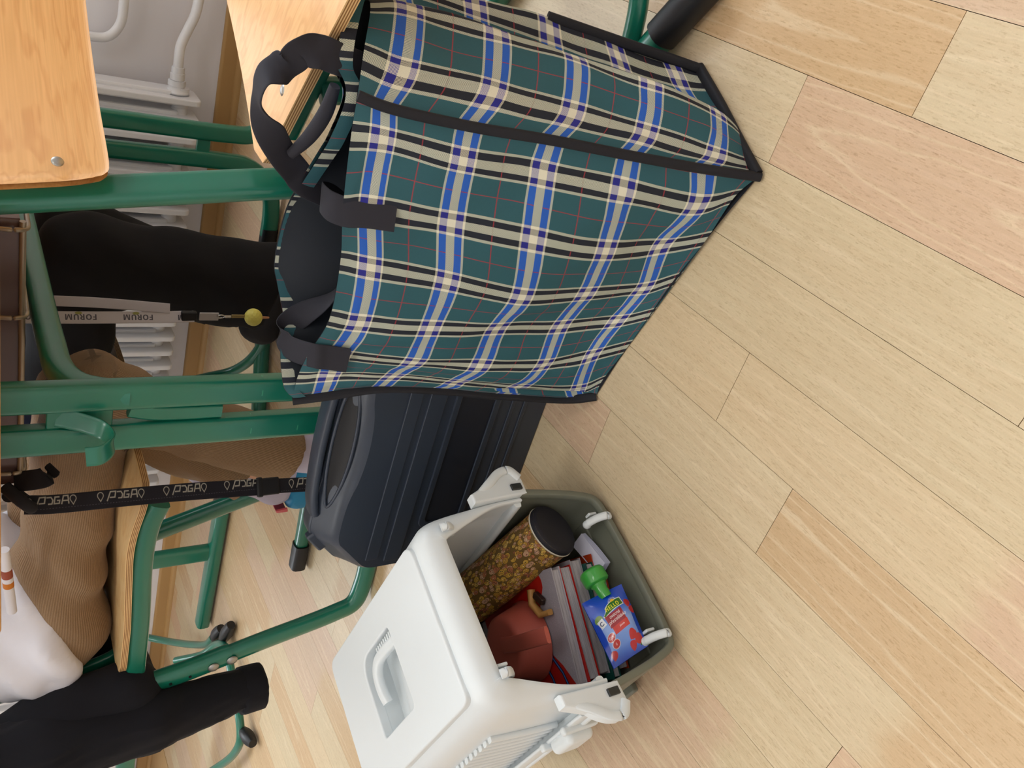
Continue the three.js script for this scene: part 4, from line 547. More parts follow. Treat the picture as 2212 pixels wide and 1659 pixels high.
{ // empty chair behind the tartan bag
  const F = V(0.54, 0, -0.842), t = thing('school_chair', 'empty orange plywood school chair with green frame behind the tartan bag', 'chair', [-0.967, 0, 0.041], Math.atan2(0.54, -0.842));
  plySeat(0.394, 0.447, 0.424, s => -0.02 * Math.pow(Math.max(0, (s - 0.7) / 0.3), 2) + 0.004 * Math.cos(s * 3), M.plyOrange, t, 'seat');
  t.children[0].geometry.translate(0, 0, 0);
  mesh('rivet', [bolt(-0.135, 0.4455, -0.150, 0.007, 0)].map(g => { g.translate(0.135, -0.4455, 0.150); g.rotateX(-Math.PI / 2); g.translate(-0.158, 0.4285, -0.120); return g; }), M.bolt, t);
  for (const s of [-1, 1]) {
    const x = s * 0.145;
    mesh('side_rail', sweep([[x, 0.388, 0.18], [x, 0.396, 0.12], [x, 0.396, -0.12], [x, 0.396, -0.20]], 0.024, 0.024, { n: 14, e: 3, seg: 24, sides: Array(4).fill([1, 0, 0]) }), GREEN, t);
    const px = s * 0.174; mesh('back_post', sweep([[px, 0.30, -0.240], [px, 0.35, -0.252], [px, 0.41, -0.266], [px, 0.548, -0.301], [px, 0.697, -0.338], [px, 0.86, -0.375]], 0.040, 0.026, { n: 16, seg: 60, sides: Array(6).fill([1, 0, 0]), e: 2.8 }), GREEN, t);
    mesh('leg', sweep([[s * 0.150, 0.385, -0.12], [s * 0.150, 0.2, -0.07], [s * 0.150, 0.06, -0.035], [s * 0.150, 0.03, -0.02]], 0.024, 0.036, { n: 14, seg: 30, sides: Array(4).fill([1, 0, 0]) }), GREEN, t);
    mesh('runner', stick([s * 0.149, 0.021, -0.21], [s * 0.150, 0.021, 0.085], 0.034, 0.034, V(0, 1, 0), { e: 2.4 }), GREEN, t); mesh('runner_cap', stick([s * 0.150, 0.0225, 0.064], [s * 0.151, 0.0225, 0.150], 0.038, 0.040, V(0, 1, 0), { e: 2.6 }), M.cap, t);
    mesh('brace_tube', tube([[s * 0.142, 0.022, -0.03], [s * 0.136, 0.030, 0.012], [s * 0.122, 0.037, 0.044], [s * 0.104, 0.046, 0.074], [s * 0.075, 0.065, 0.11], [s * 0.03, 0.085, 0.13], [0, 0.09, 0.132]], 0.012, { seg: 40 }), GREEN, t);
  }
  const bs = x => -0.279 + x * x * 0.5, rows = [[0.582, -0.006], [0.590, -0.010], [0.630, -0.020], [0.705, -0.040], [0.80, -0.065], [0.90, -0.090]];
  const gb = k => [-0.188, -0.182, -0.164, -0.085, 0, 0.085, 0.164, 0.182, 0.188].map((x, i) => rows.map(([y, z], j) => [x, y + (i === 0 || i === 8 ? (j === 0 ? 0.016 : j === 1 ? 0.014 : 0) : i === 1 || i === 7 ? (j === 0 ? 0.006 : j === 1 ? 0.004 : 0) : 0), bs(x) + z + k - 0.018 + 0.010]));
  mesh('backrest', [surface(gb(0.012), 40, 24, (u, v) => [u * 0.14, v * 0.2]), surface(gb(0.002), 40, 24, (u, v) => [u * 0.14, v * 0.2], 0, true)], M.plyOrange, t);
  mesh('rivet', bolt(-0.166, 0.632, -0.273, 0.0065, 0), M.bolt, t);
}
{ // desk frame of the row behind, seen under the first chair
  const t = thing('desk_frame', 'green column and floor bar of the next desk by the window wall', 'desk', [-2.0, 0, 2.0]);
  const b = mesh('floor_bar', stick([0.01, 0.026, -0.21], [0, 0.026, 0.34], 0.052, 0.044, V(0, 1, 0), { e: 3.4 }), GREEN, t); mesh('floor_bar_cap', stick([0.01, 0.027, -0.205], [0.012, 0.027, -0.268], 0.056, 0.050, V(0, 1, 0), { e: 3.4 }), M.cap, b);
  mesh('column', stick([0.005, 0.03, 0.0], [0.005, 0.69, 0.0], 0.066, 0.03, UPX, { e: 3 }), GREEN, t);
  mesh('tabletop', box(0.5, 0.022, 0.5, -0.18, 0.701, 0.05, 0.006), M.plyOrange, t);
}
{ // round-tube base beyond it
  const t = thing('stacking_chair', 'bent green round tube chair base with black rubber feet on the floor', 'chair', [-1.7, 0, 2.25]);
  const lo = p => [p[0] + 1.7, p[1], p[2] - 2.25];
  mesh('tube', tube([[-2.30, 0.20, 2.66], [-2.16, 0.10, 2.58], [-2.00, 0.05, 2.44], [-1.90, 0.034, 2.33], [-1.868, 0.030, 2.265]].map(lo), 0.0125, { seg: 50 }), GREEN, t);
  mesh('tube', tube([[-1.93, 0.12, 2.42], [-1.86, 0.06, 2.33], [-1.82, 0.036, 2.245], [-1.775, 0.034, 2.195], [-1.73, 0.034, 2.172], [-1.685, 0.034, 2.185], [-1.61, 0.034, 2.225], [-1.535, 0.034, 2.265], [-1.505, 0.034, 2.31], [-1.52, 0.036, 2.40], [-1.60, 0.05, 2.58], [-1.68, 0.08, 2.74]].map(lo), 0.0125, { seg: 110 }), GREEN, t);
  for (const [a, b] of [[[-1.872, 0.026, 2.275], [-1.835, 0.022, 2.19]], [[-1.80, 0.024, 2.205], [-1.765, 0.02, 2.10]], [[-1.512, 0.028, 2.285], [-1.445, 0.020, 2.262]]]) mesh('rubber_foot', sweep([a, [(a[0] + b[0]) / 2, (a[1] + b[1]) / 2, (a[2] + b[2]) / 2], b].map(lo), 0.036, 0.034, { n: 14, taper: s => 0.75 + 0.35 * Math.sin(Math.PI * s) }), M.cap, t);
}
{ // front feet of the chair of the person in black trousers
  const t = thing('school_chair', 'dark green tube school chair under the person in black trousers', 'chair', [-1.88, 0, 1.36], Math.PI);
  const lo = p => [-(p[0] + 1.88), p[1], -(p[2] - 1.36)];
  mesh('front_tube', tube([[-1.955, 0.30, 1.34], [-1.95, 0.15, 1.295], [-1.93, 0.080, 1.262], [-1.895, 0.045, 1.20], [-1.880, 0.028, 1.14], [-1.87, 0.024, 1.06]].map(lo), 0.0135, { seg: 50 }), GREEN, t);
  mesh('runner', tube([[-1.92, 0.022, 1.06], [-1.865, 0.022, 1.25], [-1.80, 0.022, 1.46]].map(lo), 0.020, { seg: 20 }), GREEN, t);
  mesh('runner_cap', stick(lo([-1.93, 0.0245, 1.03]), lo([-1.915, 0.0245, 1.075]), 0.046, 0.046, V(0, 1, 0), { e: 2 }), M.cap, t);
  plySeat(0.38, 0.40, 0.405, s => -0.02 * Math.pow(Math.max(0, (s - 0.7) / 0.3), 2), M.plyPale, t);
  for (const s of [-1, 1]) { if (s > 0) mesh('leg', tube([[s * 0.16, 0.385, -0.15], [s * 0.17, 0.2, -0.19], [s * 0.17, 0.016, -0.22]], 0.0135), GREEN, t); else mesh('leg', tube([[-0.10, 0.385, 0.02], [-0.09, 0.2, 0.02], [-0.075, 0.03, 0.02]], 0.0135), GREEN, t); mesh('side_rail', tube([[s * 0.16, 0.375, 0.16], [s * 0.16, 0.378, -0.16]], 0.0135, { straight: true }), GREEN, t); }
}
{ // board and rail beyond the jacket
  const t = thing('bench', 'pale wooden board over a green steel rail beyond the hanging navy jacket', 'bench', [-1.9, 0, 2.95], 0);
  const A = [0.02, 0.385, -0.45], B = [0.03, 0.372, 0.35];
  mesh('board', sweep([A, B], 0.030, 0.066, { straight: true, up: V(0, 1, 0), e: 3.4, n: 18 }), M.plyPale, t); mesh('rail', stick([0.02, 0.262, -0.45], [0.05, 0.262, 0.35], 0.030, 0.062, V(0, 1, 0), { e: 3.4 }), GREEN, t);
  for (const z of [0.14, 0.33]) mesh('leg', stick([0.03, 0.004, z], [0.03, 0.37, z], 0.034, 0.026, UPX), GREEN, t);
}

// ---------------------------------------------------------------- bodies: tapered bones joined by a smooth minimum, meshed by surface nets
function bone(a, b, ra, rb, k = 0.02) { return { a: V(...a), b: V(...b), ra, rb, k }; }
function fieldAt(bones, x, y, z, warp) {
  let d = 1e3; let acc = 0;
  for (const q of bones) { const { a, b, ra, rb } = q; const bx = b.x - a.x, by = b.y - a.y, bz = b.z - a.z, px = x - a.x, py = y - a.y, pz = z - a.z, l2 = bx * bx + by * by + bz * bz || 1e-9; const t = Math.max(0, Math.min(1, (px * bx + py * by + pz * bz) / l2)); const dx = px - bx * t, dy = py - by * t, dz = (pz - bz * t); let e = Math.sqrt(dx * dx + dy * dy + dz * dz) - (ra + (rb - ra) * t); const k = q.k, h = Math.max(0, k - Math.abs(d - e)) / k; d = Math.min(d, e) - h * h * k * 0.25; }
  return warp ? d + warp(x, y, z) : d;
}
function nets(bones, cell, { warp = null, cut = null, uv = null } = {}) {
  const lo = V(1e9, 1e9, 1e9), hi = V(-1e9, -1e9, -1e9); for (const q of bones) for (const [p, r] of [[q.a, q.ra], [q.b, q.rb]]) { lo.min(p.clone().subScalar(r + 3 * cell + 0.01)); hi.max(p.clone().addScalar(r + 3 * cell + 0.01)); }
  const nx = Math.ceil((hi.x - lo.x) / cell) + 1, ny = Math.ceil((hi.y - lo.y) / cell) + 1, nz = Math.ceil((hi.z - lo.z) / cell) + 1, F = new Float32Array(nx * ny * nz);
  for (let k = 0; k < nz; k++) for (let j = 0; j < ny; j++) for (let i = 0; i < nx; i++) { const x = lo.x + i * cell, y = lo.y + j * cell, z = lo.z + k * cell; let d = fieldAt(bones, x, y, z, warp); if (cut) d = Math.max(d, cut(x, y, z)); F[(k * ny + j) * nx + i] = d; }
  const id = new Int32Array(nx * ny * nz).fill(-1), pos = [], idx = [];
  const f = (i, j, k) => F[(k * ny + j) * nx + i];
  for (let k = 0; k < nz - 1; k++) for (let j = 0; j < ny - 1; j++) for (let i = 0; i < nx - 1; i++) {
    let m = 0, sx = 0, sy = 0, sz = 0, n = 0; const c = []; for (let q = 0; q < 8; q++) { const v = f(i + (q & 1), j + (q >> 1 & 1), k + (q >> 2)); c.push(v); if (v < 0) m |= 1 << q; } if (m === 0 || m === 255) continue;
    for (let q = 0; q < 8; q++) for (const e of [1, 2, 4]) if (!(q & e)) { const a = c[q], b = c[q | e]; if ((a < 0) !== (b < 0)) { const t = a / (a - b); sx += (q & 1) + (e === 1 ? t : 0); sy += (q >> 1 & 1) + (e === 2 ? t : 0); sz += (q >> 2) + (e === 4 ? t : 0); n++; } }
    id[(k * ny + j) * nx + i] = pos.length / 3; pos.push(lo.x + (i + sx / n) * cell, lo.y + (j + sy / n) * cell, lo.z + (k + sz / n) * cell);
  }
  const I = (i, j, k) => id[(k * ny + j) * nx + i];
  for (let k = 1; k < nz - 1; k++) for (let j = 1; j < ny - 1; j++) for (let i = 1; i < nx - 1; i++) {
    const s = f(i, j, k) < 0;
    const quad = (a, b, c, d) => { if (a < 0 || b < 0 || c < 0 || d < 0) return; s ? idx.push(a, b, c, a, c, d) : idx.push(a, c, b, a, d, c); };
    if (s !== f(i + 1, j, k) < 0) quad(I(i, j - 1, k - 1), I(i, j, k - 1), I(i, j, k), I(i, j - 1, k));
    if (s !== f(i, j + 1, k) < 0) quad(I(i - 1, j, k - 1), I(i - 1, j, k), I(i, j, k), I(i, j, k - 1));
    if (s !== f(i, j, k + 1) < 0) quad(I(i - 1, j - 1, k), I(i, j - 1, k), I(i, j, k), I(i - 1, j, k));
  }
  const g = new THREE.BufferGeometry(); g.setAttribute('position', new THREE.Float32BufferAttribute(pos, 3));
  const u = []; for (let i = 0; i < pos.length; i += 3) { if (uv) u.push(...uv(pos[i], pos[i + 1], pos[i + 2])); else u.push(pos[i] * 3, pos[i + 1] * 3 + pos[i + 2] * 3); }
  g.setAttribute('uv', new THREE.Float32BufferAttribute(u, 2)); g.setIndex(idx); g.computeVertexNormals(); return g;
}
const shiftGeo = (g, o) => { g.translate(-o[0], -o[1], -o[2]); return g; };
function seatedPerson({ label, base, hipN, hipF, kneeN, kneeF, ankN, ankF, chest, head, thigh, knee, hem, trouser, shirt, hair, hands, fold, shirtWarp, waistR, fabricUv }) {
  const t = thing('person', label, 'person', base);
  const pelvis = V(...hipN).add(V(...hipF)).multiplyScalar(0.5), c = V(...chest), h = V(...head), arr = v => [v.x, v.y, v.z];
  const neck = [c.x, c.y + 0.11, c.z - 0.02], shN = [c.x + 0.155, c.y + 0.06, c.z], shF = [c.x - 0.155, c.y + 0.06, c.z], elN = [c.x + 0.20, 0.80, c.z - 0.14], elF = [c.x - 0.20, 0.80, c.z - 0.14];
  const body = [bone(arr(pelvis), chest, 0.10, 0.11, 0.05), bone(neck, [h.x, h.y - 0.06, h.z], 0.045, 0.05, 0.04), bone([h.x, h.y + 0.02, h.z + 0.01], [h.x, h.y + 0.015, h.z - 0.012], 0.082, 0.078, 0.05), bone([h.x, h.y - 0.055, h.z - 0.04], [h.x, h.y - 0.045, h.z - 0.03], 0.045, 0.05, 0.05), bone([h.x, h.y - 0.005, h.z - 0.085], [h.x, h.y - 0.03, h.z - 0.10], 0.010, 0.015, 0.02), bone([h.x + 0.085, h.y - 0.005, h.z + 0.01], [h.x + 0.088, h.y + 0.015, h.z + 0.015], 0.012, 0.016, 0.01), bone([h.x - 0.085, h.y - 0.005, h.z + 0.01], [h.x - 0.088, h.y + 0.015, h.z + 0.015], 0.012, 0.016, 0.01)];
  for (const [a, e, w, s] of [[shN, elN, hands[0], 1], [shF, elF, hands[1], -1]]) {
    body.push(bone(neck, a, 0.05, 0.05, 0.04), bone(a, e, 0.042, 0.034, 0.03), bone(e, w, 0.033, 0.022, 0.02), bone(w, [w[0] - s * 0.01, w[1], w[2] - 0.07], 0.024, 0.026, 0.02));
    for (let k = 0; k < 4; k++) { const x = w[0] - s * 0.01 + s * (k - 1.5) * 0.019, l = [0.055, 0.072, 0.076, 0.066][k]; body.push(bone([x, w[1] + 0.002, w[2] - 0.075], [x, w[1] + 0.006, w[2] - 0.075 - l * 0.5], 0.009, 0.0085, 0.004), bone([x, w[1] + 0.006, w[2] - 0.075 - l * 0.5], [x, w[1] - 0.006, w[2] - 0.075 - l], 0.0085, 0.007, 0.004)); }
    body.push(bone([w[0] - s * 0.028, w[1], w[2] - 0.03], [w[0] - s * 0.052, w[1], w[2] - 0.065], 0.011, 0.010, 0.01), bone([w[0] - s * 0.052, w[1], w[2] - 0.065], [w[0] - s * 0.054, w[1] - 0.003, w[2] - 0.09], 0.010, 0.008, 0.004));
  }
  for (const [hp, kn, an] of [[hipN, kneeN, ankN], [hipF, kneeF, ankF]]) body.push(bone(hp, kn, thigh - 0.018, knee - 0.014, 0.04), bone(kn, an, knee - 0.018, 0.036, 0.03));
  mesh('body', shiftGeo(nets(body, 0.0115), base), M.skin, t);
  const legs = [bone(hipN, hipF, thigh + 0.02, thigh + 0.02, 0.05)];
  for (const [hp, kn, an, hm] of [[hipN, kneeN, ankN, hem[0]], [hipF, kneeF, ankF, hem[1]]]) legs.push(bone(hp, kn, thigh, knee, 0.035), bone(kn, hm.at, knee - 0.004, hm.r, 0.035));
  const hemCut = (x, y, z) => { let d = -1; for (const hm of hem) { const e = (x - hm.at[0]) * hm.n[0] + (y - hm.at[1]) * hm.n[1] + (z - hm.at[2]) * hm.n[2]; const r = Math.hypot(x - hm.at[0], y - hm.at[1], z - hm.at[2]); if (r < hm.r * 2.2) d = Math.max(d, e); } return d; };
  mesh('trousers', shiftGeo(nets(legs, 0.0095, { warp: fold, cut: hemCut, uv: fabricUv }), base), trouser, t);
  const top = [bone([pelvis.x, pelvis.y + 0.02, pelvis.z - 0.005], [c.x, c.y - 0.05, c.z], waistR, waistR + 0.005, 0.06), bone(shN, shF, 0.075, 0.075, 0.05), bone([c.x, c.y - 0.05, c.z], [c.x, c.y + 0.03, c.z], waistR, 0.10, 0.06), bone([pelvis.x + 0.06, pelvis.y + 0.02, pelvis.z + 0.02], [pelvis.x - 0.06, pelvis.y + 0.02, pelvis.z + 0.02], waistR - 0.01, waistR - 0.01, 0.05)];
  for (const [a, e] of [[shN, elN], [shF, elF]]) top.push(bone(a, e, 0.062, 0.055, 0.04));
  mesh('shirt', shiftGeo(nets(top, 0.011, { warp: shirtWarp.warp, cut: shirtWarp.cut }), base), shirt, t);
  mesh('hair', shiftGeo(nets([bone([h.x, h.y + 0.035, h.z + 0.02], [h.x, h.y + 0.03, h.z + 0.01], 0.090, 0.086, 0.03), bone([h.x, h.y - 0.04, h.z + 0.06], [h.x, h.y + 0.02, h.z + 0.05], 0.05, 0.07, 0.04)], 0.011, { cut: (x, y, z) => (h.z - 0.045 - z) * 1.0 - (y - h.y - 0.06) * 0.8 }), base), hair, t);
  for (const s of [-1, 1]) mesh('eye', at(new THREE.SphereGeometry(0.011, 12, 8), h.x + s * 0.030 - base[0], h.y + 0.012 - base[1], h.z - 0.076 - base[2]), std(0xe8e4de, 0.3), t);
  return t;
}
// corduroy: fine cords along the leg
const cord = dataTex(128, 32, grey((x, y) => 0.5 + 0.5 * Math.sin(x / 128 * Math.PI * 2 * 16)), false), cordColor = dataTex(128, 128, (x, y) => { const s = 0.5 + 0.5 * Math.sin(x / 128 * Math.PI * 2 * 16), n = (hash(x, y, 2) - 0.5) * 14; return [134 + s * 18 + n, 108 + s * 16 + n, 80 + s * 14 + n]; });
const corduroy = phys(0xffffff, 0.9, { map: cordColor, bumpMap: cord, bumpScale: 0.0006, sheen: 0.6, sheenRoughness: 0.6, sheenColor: new THREE.Color(0.45, 0.36, 0.28) });
{
  const P = { base: [-1.28, 0.0, 1.34], hipN: [-1.225, 0.590, 1.350], hipF: [-1.365, 0.590, 1.350], kneeN: [-1.255, 0.540, 0.855], kneeF: [-1.41, 0.535, 0.965] };
  const bonesUv = [[P.hipN, P.kneeN], [P.hipF, P.kneeF], [P.kneeN, [-1.265, 0.175, 1.025]], [P.kneeF, [-1.42, 0.2, 1.205]]];
  const fabricUv = (x, y, z) => { let best = null, bd = 9; for (const [a, b] of bonesUv) { const A = V(...a), B = V(...b), ab = B.clone().sub(A), t = Math.max(0, Math.min(1, V(x, y, z).sub(A).dot(ab) / ab.lengthSq())), q = A.clone().addScaledVector(ab, t), d = q.distanceTo(V(x, y, z)); if (d < bd) { bd = d; best = [a, b, t, ab.length(), q]; } } const ref = Math.abs(best[1][1] - best[0][1]) > 0.2 ? [x - best[4].x, z - best[4].z] : [x - best[4].x, y - best[4].y]; const ang = Math.atan2(ref[1], ref[0]) / (Math.PI * 2); return [ang * 8, best[2] * best[3] * 6]; };
  const fold = (x, y, z) => { // creases at the hip and behind the knee
    const hip = Math.exp(-Math.pow((z - 1.22) / 0.13, 2)), u = (z * 0.75 + (y - 0.5) * 0.9); let d = hip * 0.006 * Math.sin(u * 72 + Math.sin(x * 30)); const kn = Math.exp(-Math.pow((z - 0.88) / 0.10, 2)) * (y > 0.36 ? 1 : Math.exp(-Math.pow((y - 0.36) / 0.08, 2))); d += kn * 0.005 * Math.sin((y * 1.2 - z * 0.7) * 62); d += (noise(x * 14, y * 14 + z * 9, 6) - 0.5) * 0.008; return d; };
  const t = seatedPerson({ ...P, label: 'person in white shirt and brown corduroy trousers seated at the double desk', ankN: [-1.27, 0.09, 1.045], ankF: [-1.425, 0.12, 1.235], chest: [-1.30, 0.92, 1.27], head: [-1.30, 1.20, 1.19], thigh: 0.080, knee: 0.067,
    hem: [{ at: [-1.265, 0.172, 1.028], r: 0.060, n: [0, -0.93, 0.37] }, { at: [-1.425, 0.205, 1.205], r: 0.055, n: [0, -0.93, 0.37] }], trouser: corduroy, shirt: std(0xe9e9f2, 0.85), hair: std(0x4a3524, 0.7), hands: [[-1.17, 0.745, 0.93], [-1.42, 0.745, 0.93]], waistR: 0.135, fold, fabricUv,
    shirtWarp: { warp: (x, y, z) => 0.005 * Math.sin((y * 0.8 + z * 1.1) * 58 + Math.sin(y * 30 + x * 12) * 1.2) * Math.exp(-Math.pow((y - 0.62) / 0.14, 2)) - 0.014 * Math.exp(-Math.pow((y - 0.575 - Math.max(0, 1.38 - z) * 0.44) / 0.022, 2)) + (noise(x * 16 + z * 12, y * 22, 4) - 0.5) * 0.016, cut: (x, y, z) => { const edge = 0.545 + Math.max(0, 1.38 - z) * 0.44; return edge - y; } } });
  const B = P.base, sock = std(0xbdb6c8, 0.9);
  mesh('sock', shiftGeo(nets([bone([-1.262, 0.25, 0.99], [-1.27, 0.085, 1.045], 0.050, 0.042, 0.02), bone([-1.27, 0.075, 1.06], [-1.262, 0.055, 0.93], 0.038, 0.034, 0.03), bone([-1.262, 0.055, 0.93], [-1.258, 0.045, 0.86], 0.034, 0.028, 0.02)], 0.007), B), sock, t);
  mesh('sock', shiftGeo(nets([bone([-1.424, 0.28, 1.165], [-1.425, 0.13, 1.238], 0.048, 0.041, 0.02), bone([-1.425, 0.115, 1.255], [-1.425, 0.065, 1.15], 0.037, 0.032, 0.03), bone([-1.425, 0.065, 1.15], [-1.425, 0.045, 1.09], 0.032, 0.028, 0.02)], 0.007), B), sock, t);
  // clogs: blue foam with a coral printed strap
  const blue = std(0x1686b4, 0.55), dkBlue = std(0x0d5f7c, 0.55), strap = canvasTex(256, 64, (c, w, h) => { c.fillStyle = '#d2555f'; c.fillRect(0, 0, w, h); c.fillStyle = '#f0dede'; c.font = 'bold 34px sans-serif'; c.fillText('soul soul', 14, 44); for (let i = 0; i < 14; i++) { c.beginPath(); c.arc(190 + (i % 5) * 13, 12 + Math.floor(i / 5) * 18, 3.2, 0, 7); c.fill(); } });
  for (const [f, tip, heel, y0] of [[0, [-1.262, 0.030, 0.865], [-1.270, 0.028, 1.058], 0.0], [1, [-1.424, 0.028, 1.10], [-1.425, 0.062, 1.262], 0.03]]) {
    const c = mesh('clog', shiftGeo(nets([bone(heel, tip, 0.050, 0.052, 0.02), bone([tip[0], tip[1] + 0.022, tip[2] + 0.03], [tip[0], tip[1] + 0.01, tip[2]], 0.050, 0.045, 0.03)], 0.007, { cut: (x, y, z) => { const fl = 0.004 - y, s = (z - tip[2]) / (heel[2] - tip[2]); const open = s > 0.42 ? y - (heel[1] + (1 - s) * 0.02 + 0.030) : -1; return Math.max(fl, open); } }), B), f ? blue : dkBlue, t);
    const R = 0.053, hx = heel[0], hy = heel[1] + 0.045, hz = heel[2]; const pts = [-1.2, -0.8, -0.4, 0, 0.4, 0.8, 1.2].map(a => [hx + Math.sin(a) * R * 0.95 - B[0], hy + (f ? 0.012 - Math.cos(a) * 0.022 : 0.004) - B[1], hz + Math.cos(a) * R - B[2]]);
    mesh('heel_strap', sweep(pts, 0.004, 0.026, { n: 10, e: 4 }), f ? std(0xffffff, 0.5, { map: strap }) : blue, c);
  }
  tag(t, t.userData.label, 'person');
  const pen = thing('marker_pen', 'white marker pen with red and orange bands held above the brown trousers', 'pen', [-1.14, 0.668, 1.10]); pen.rotation.x = 0.08;
  const seg = (z0, z1, r, m, n) => mesh(n, at(new THREE.CylinderGeometry(r, r, z1 - z0, 20), 0, 0, (z0 + z1) / 2, Math.PI / 2), m, pen); const wh = std(0xe6e4ea, 0.4);
  seg(-0.03, 0.012, 0.008, wh, 'cap'); seg(0.012, 0.030, 0.0082, std(0x9c4a34, 0.5), 'band'); seg(0.030, 0.040, 0.0081, wh, 'barrel'); seg(0.040, 0.052, 0.0082, std(0xd07a1c, 0.5), 'band'); seg(0.052, 0.112, 0.0078, wh, 'barrel');
}
{
  const black = std(0x040408, 0.95), B = [-1.85, 0, 1.32];
  const t = seatedPerson({ label: 'person in black trousers and navy top seated nearer the radiator', base: B, hipN: [-1.80, 0.515, 1.33], hipF: [-1.93, 0.515, 1.33], kneeN: [-1.80, 0.482, 0.868], kneeF: [-1.95, 0.475, 0.90], ankN: [-1.84, 0.08, 0.98], ankF: [-1.98, 0.14, 1.05], chest: [-1.87, 0.84, 1.26], head: [-1.87, 1.12, 1.18], thigh: 0.086, knee: 0.088,
    hem: [{ at: [-1.83, 0.075, 0.950], r: 0.115, n: [0, -0.96, 0.28] }, { at: [-1.98, 0.14, 1.03], r: 0.100, n: [0, -0.95, 0.3] }], trouser: black, shirt: std(0x0f1730, 0.9), hair: std(0x2a1d14, 0.7), hands: [[-1.74, 0.745, 0.93], [-2.0, 0.745, 0.93]], waistR: 0.130,
    fold: (x, y, z) => (noise(x * 12, y * 10 + z * 8, 9) - 0.5) * 0.014 + 0.003 * Math.sin((y + z) * 50), shirtWarp: { warp: (x, y, z) => (noise(x * 10, y * 10, 5) - 0.5) * 0.014, cut: (x, y, z) => 0.50 - y } });
  const shoe = std(0x18181c, 0.7), sole = std(0x9a9694, 0.7);
  for (const [h, tip] of [[[-1.84, 0.045, 1.075], [-1.83, 0.035, 0.90]], [[-1.99, 0.125, 1.075], [-1.98, 0.04, 0.98]]]) { const s = mesh('shoe', shiftGeo(nets([bone(h, tip, 0.040, 0.042, 0.02), bone([h[0], h[1] + 0.03, h[2] - 0.01], [tip[0], tip[1] + 0.01, tip[2] + 0.03], 0.036, 0.036, 0.03)], 0.008, { cut: (x, y, z) => 0.006 - y }), B), shoe, t); mesh('sole', sweep([[h[0] - B[0], h[1] - 0.036, h[2] + 0.03 - B[2]], [(h[0] + tip[0]) / 2 - B[0], Math.max(0.006, (h[1] + tip[1]) / 2 - 0.036), (h[2] + tip[2]) / 2 - B[2]], [tip[0] - B[0], 0.006, tip[2] - 0.03 - B[2]]], 0.082, 0.011, { n: 14, e: 3 }), sole, s); }
}

// ---------------------------------------------------------------- hanging things
{ // navy jacket over the chair back: one sleeve hangs straight down
  const navy = std(0x070a15, 0.95), o = [-1.07, 0.40, 1.45], t = thing('jacket', 'dark navy jacket hung over the chair, one sleeve hanging down', 'jacket', o);
  const cl = [bone([-1.040, 0.86, 1.485], [-1.048, 0.62, 1.485], 0.072, 0.064, 0.03), bone([-1.048, 0.62, 1.485], [-1.060, 0.44, 1.484], 0.063, 0.057, 0.03), bone([-1.060, 0.44, 1.488], [-1.080, 0.262, 1.492], 0.056, 0.042, 0.02)];
  mesh('sleeve', shiftGeo(nets(cl, 0.008, { warp: (x, y, z) => (noise(x * 20, y * 16, z * 20) - 0.5) * 0.008 }), o), navy, t);
  mesh('cuff', shiftGeo(nets([bone([-1.082, 0.275, 1.498], [-1.086, 0.222, 1.499], 0.049, 0.048, 0.01)], 0.007, { cut: (x, y, z) => Math.max(0.208 - y, y - 0.262), warp: (x, y, z) => 0.0012 * Math.sin(Math.atan2(z - 1.498, x + 1.083) * 40) }), o), navy, t);
  mesh('front', shiftGeo(nets([bone([-1.12, 0.46, 1.475], [-1.40, 0.46, 1.50], 0.045, 0.045, 0.04), bone([-1.105, 0.49, 1.420], [-1.10, 0.60, 1.47], 0.045, 0.05, 0.05), bone([-1.095, 0.47, 1.455], [-1.085, 0.60, 1.50], 0.045, 0.060, 0.05), bone([-1.085, 0.60, 1.50], [-1.08, 0.90, 1.55], 0.060, 0.07, 0.05), bone([-1.10, 0.78, 1.56], [-1.42, 0.78, 1.57], 0.05, 0.05, 0.05), bone([-1.12, 0.56, 1.525], [-1.42, 0.56, 1.53], 0.045, 0.045, 0.05)], 0.010, { warp: (x, y, z) => (noise(x * 12, y * 12, 3) - 0.5) * 0.014 }), o), navy, t);
}
const textTex = (w, h, bg, fn) => canvasTex(w, h, (c) => { c.fillStyle = bg; c.fillRect(0, 0, w, h); fn(c, w, h); });
